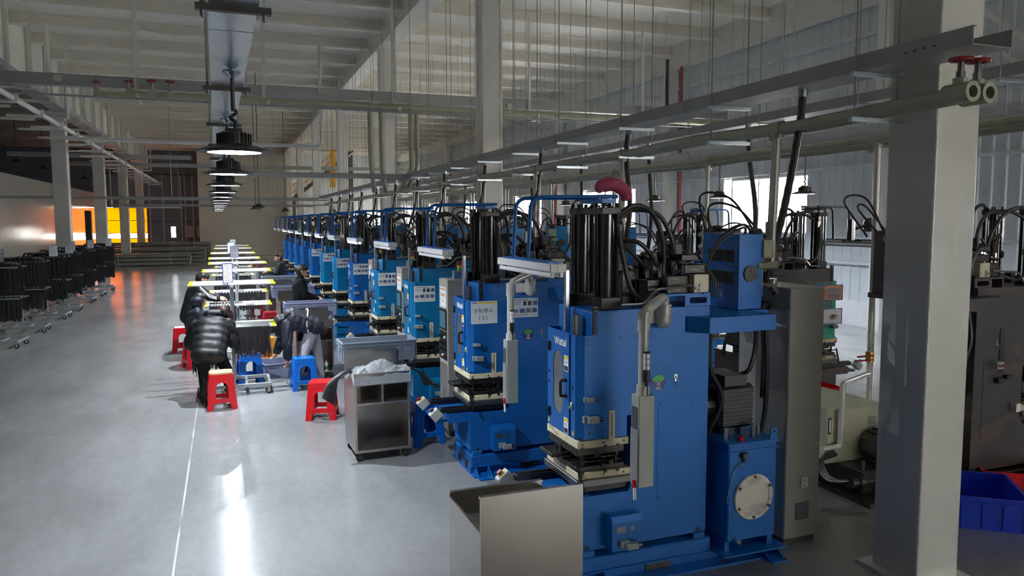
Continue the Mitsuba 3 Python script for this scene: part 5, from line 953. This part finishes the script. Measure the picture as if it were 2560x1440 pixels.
t = person('worker in a navy puffer jacket and pale grey trousers, bending down to the floor crate', dict(pelvis=(1.27, 12.58, .93), chest=(.98, 12.56, 1.05), neck=(.82, 12.56, .98), head=(.76, 12.56, .88), face=(-.45, 0, -.85), up=(-.85, 0, .4), shL=(.88, 12.40, .98), shR=(.88, 12.72, .98), elL=(.86, 12.34, .68), elR=(.80, 12.76, .72), wrL=(.86, 12.38, .44), wrR=(.72, 12.72, .50), hdL=(-.15, 0, -1), hdR=(-.5, 0, -.8), pnL=(-1, 0, 0), pnR=(-1, 0, -.2),
    hipL=(1.27, 12.49, .90), hipR=(1.27, 12.67, .90), knL=(1.12, 12.46, .48), knR=(1.36, 12.70, .48), anL=(1.02, 12.46, .085), anR=(1.40, 12.66, .085), toL=(.88, 12.44, .04), toR=(1.26, 12.64, .04)), 'jacket_navy', 'trousers_grey', 'shoe_white', 'hair', (.10, .018), hood=[((.80, 12.50, 1.02), .105), ((.80, 12.62, 1.02), .105), ((.72, 12.56, .93), .10), ((.78, 12.56, .85), .09)], hem=.02, chest=.165, arms=(.08, .075, .062))
put(t + '__hem_band', tube(spline([(1.19, 12.36, .84), (1.165, 12.335, 1.0), (1.2, 12.45, 1.17), (1.2, 12.70, 1.17), (1.165, 12.82, 1.0)], 6), .013, 6), 'label_white')
person('standing dark-haired man in a black coat, seen in profile at the fifth press', dict(pelvis=(1.33, 15.3, .93), chest=(1.33, 15.3, 1.32), neck=(1.35, 15.3, 1.50), head=(1.385, 15.3, 1.62), face=(.93, -.05, -.35), up=(.3, 0, .95), shL=(1.34, 15.49, 1.42), shR=(1.34, 15.11, 1.42), elL=(1.42, 15.54, 1.16), elR=(1.42, 15.06, 1.16), wrL=(1.64, 15.44, 1.10), wrR=(1.65, 15.16, 1.09), hdL=(1, -.1, -.1), hdR=(1, .1, -.1),
    hipL=(1.33, 15.39, .90), hipR=(1.33, 15.21, .90), knL=(1.35, 15.40, .48), knR=(1.35, 15.2, .48), anL=(1.32, 15.41, .085), anR=(1.32, 15.19, .085), toL=(1.46, 15.42, .04), toR=(1.46, 15.18, .04)), 'wool_black', 'trousers_black', 'shoe_black', 'hair', None, hem=.18, chest=.14, arms=(.065, .06, .05), shirt='wool_black')
person('worker in a black jacket facing the aisle beside the far presses', dict(pelvis=(1.5, 22.6, .92), chest=(1.47, 22.6, 1.28), neck=(1.44, 22.6, 1.45), head=(1.40, 22.58, 1.57), face=(-.9, -.3, -.2), shL=(1.44, 22.42, 1.37), shR=(1.46, 22.80, 1.37), elL=(1.32, 22.38, 1.14), elR=(1.34, 22.84, 1.14), wrL=(1.12, 22.46, 1.18), wrR=(1.14, 22.72, 1.18), hdL=(-1, .1, 0), hdR=(-1, -.1, 0),
    hipL=(1.5, 22.51, .9), hipR=(1.5, 22.69, .9), knL=(1.48, 22.5, .48), knR=(1.48, 22.7, .48), anL=(1.5, 22.5, .085), anR=(1.5, 22.7, .085), toL=(1.36, 22.49, .04), toR=(1.36, 22.69, .04)), 'jacket_black', 'trousers_black', 'shoe_black', 'hair', None, arms=(.075, .07, .055))
person('worker in a maroon jacket bending beyond the far racks', dict(pelvis=(1.2, 25.2, .9), chest=(1.0, 25.2, 1.18), neck=(.86, 25.2, 1.28), head=(.78, 25.2, 1.33), face=(-.8, 0, -.6), up=(-.6, 0, .8), shL=(.93, 25.03, 1.24), shR=(.93, 25.37, 1.24), elL=(.86, 25.0, .98), elR=(.86, 25.4, .98), wrL=(.66, 25.08, .98), wrR=(.66, 25.32, .98), hdL=(-1, 0, -.2), hdR=(-1, 0, -.2),
    hipL=(1.2, 25.11, .88), hipR=(1.2, 25.29, .88), knL=(1.16, 25.1, .47), knR=(1.16, 25.3, .47), anL=(1.2, 25.1, .085), anR=(1.2, 25.3, .085), toL=(1.06, 25.1, .04), toR=(1.06, 25.3, .04)), 'jacket_maroon', 'trousers_black', 'shoe_black', 'hair', (.12, .014))
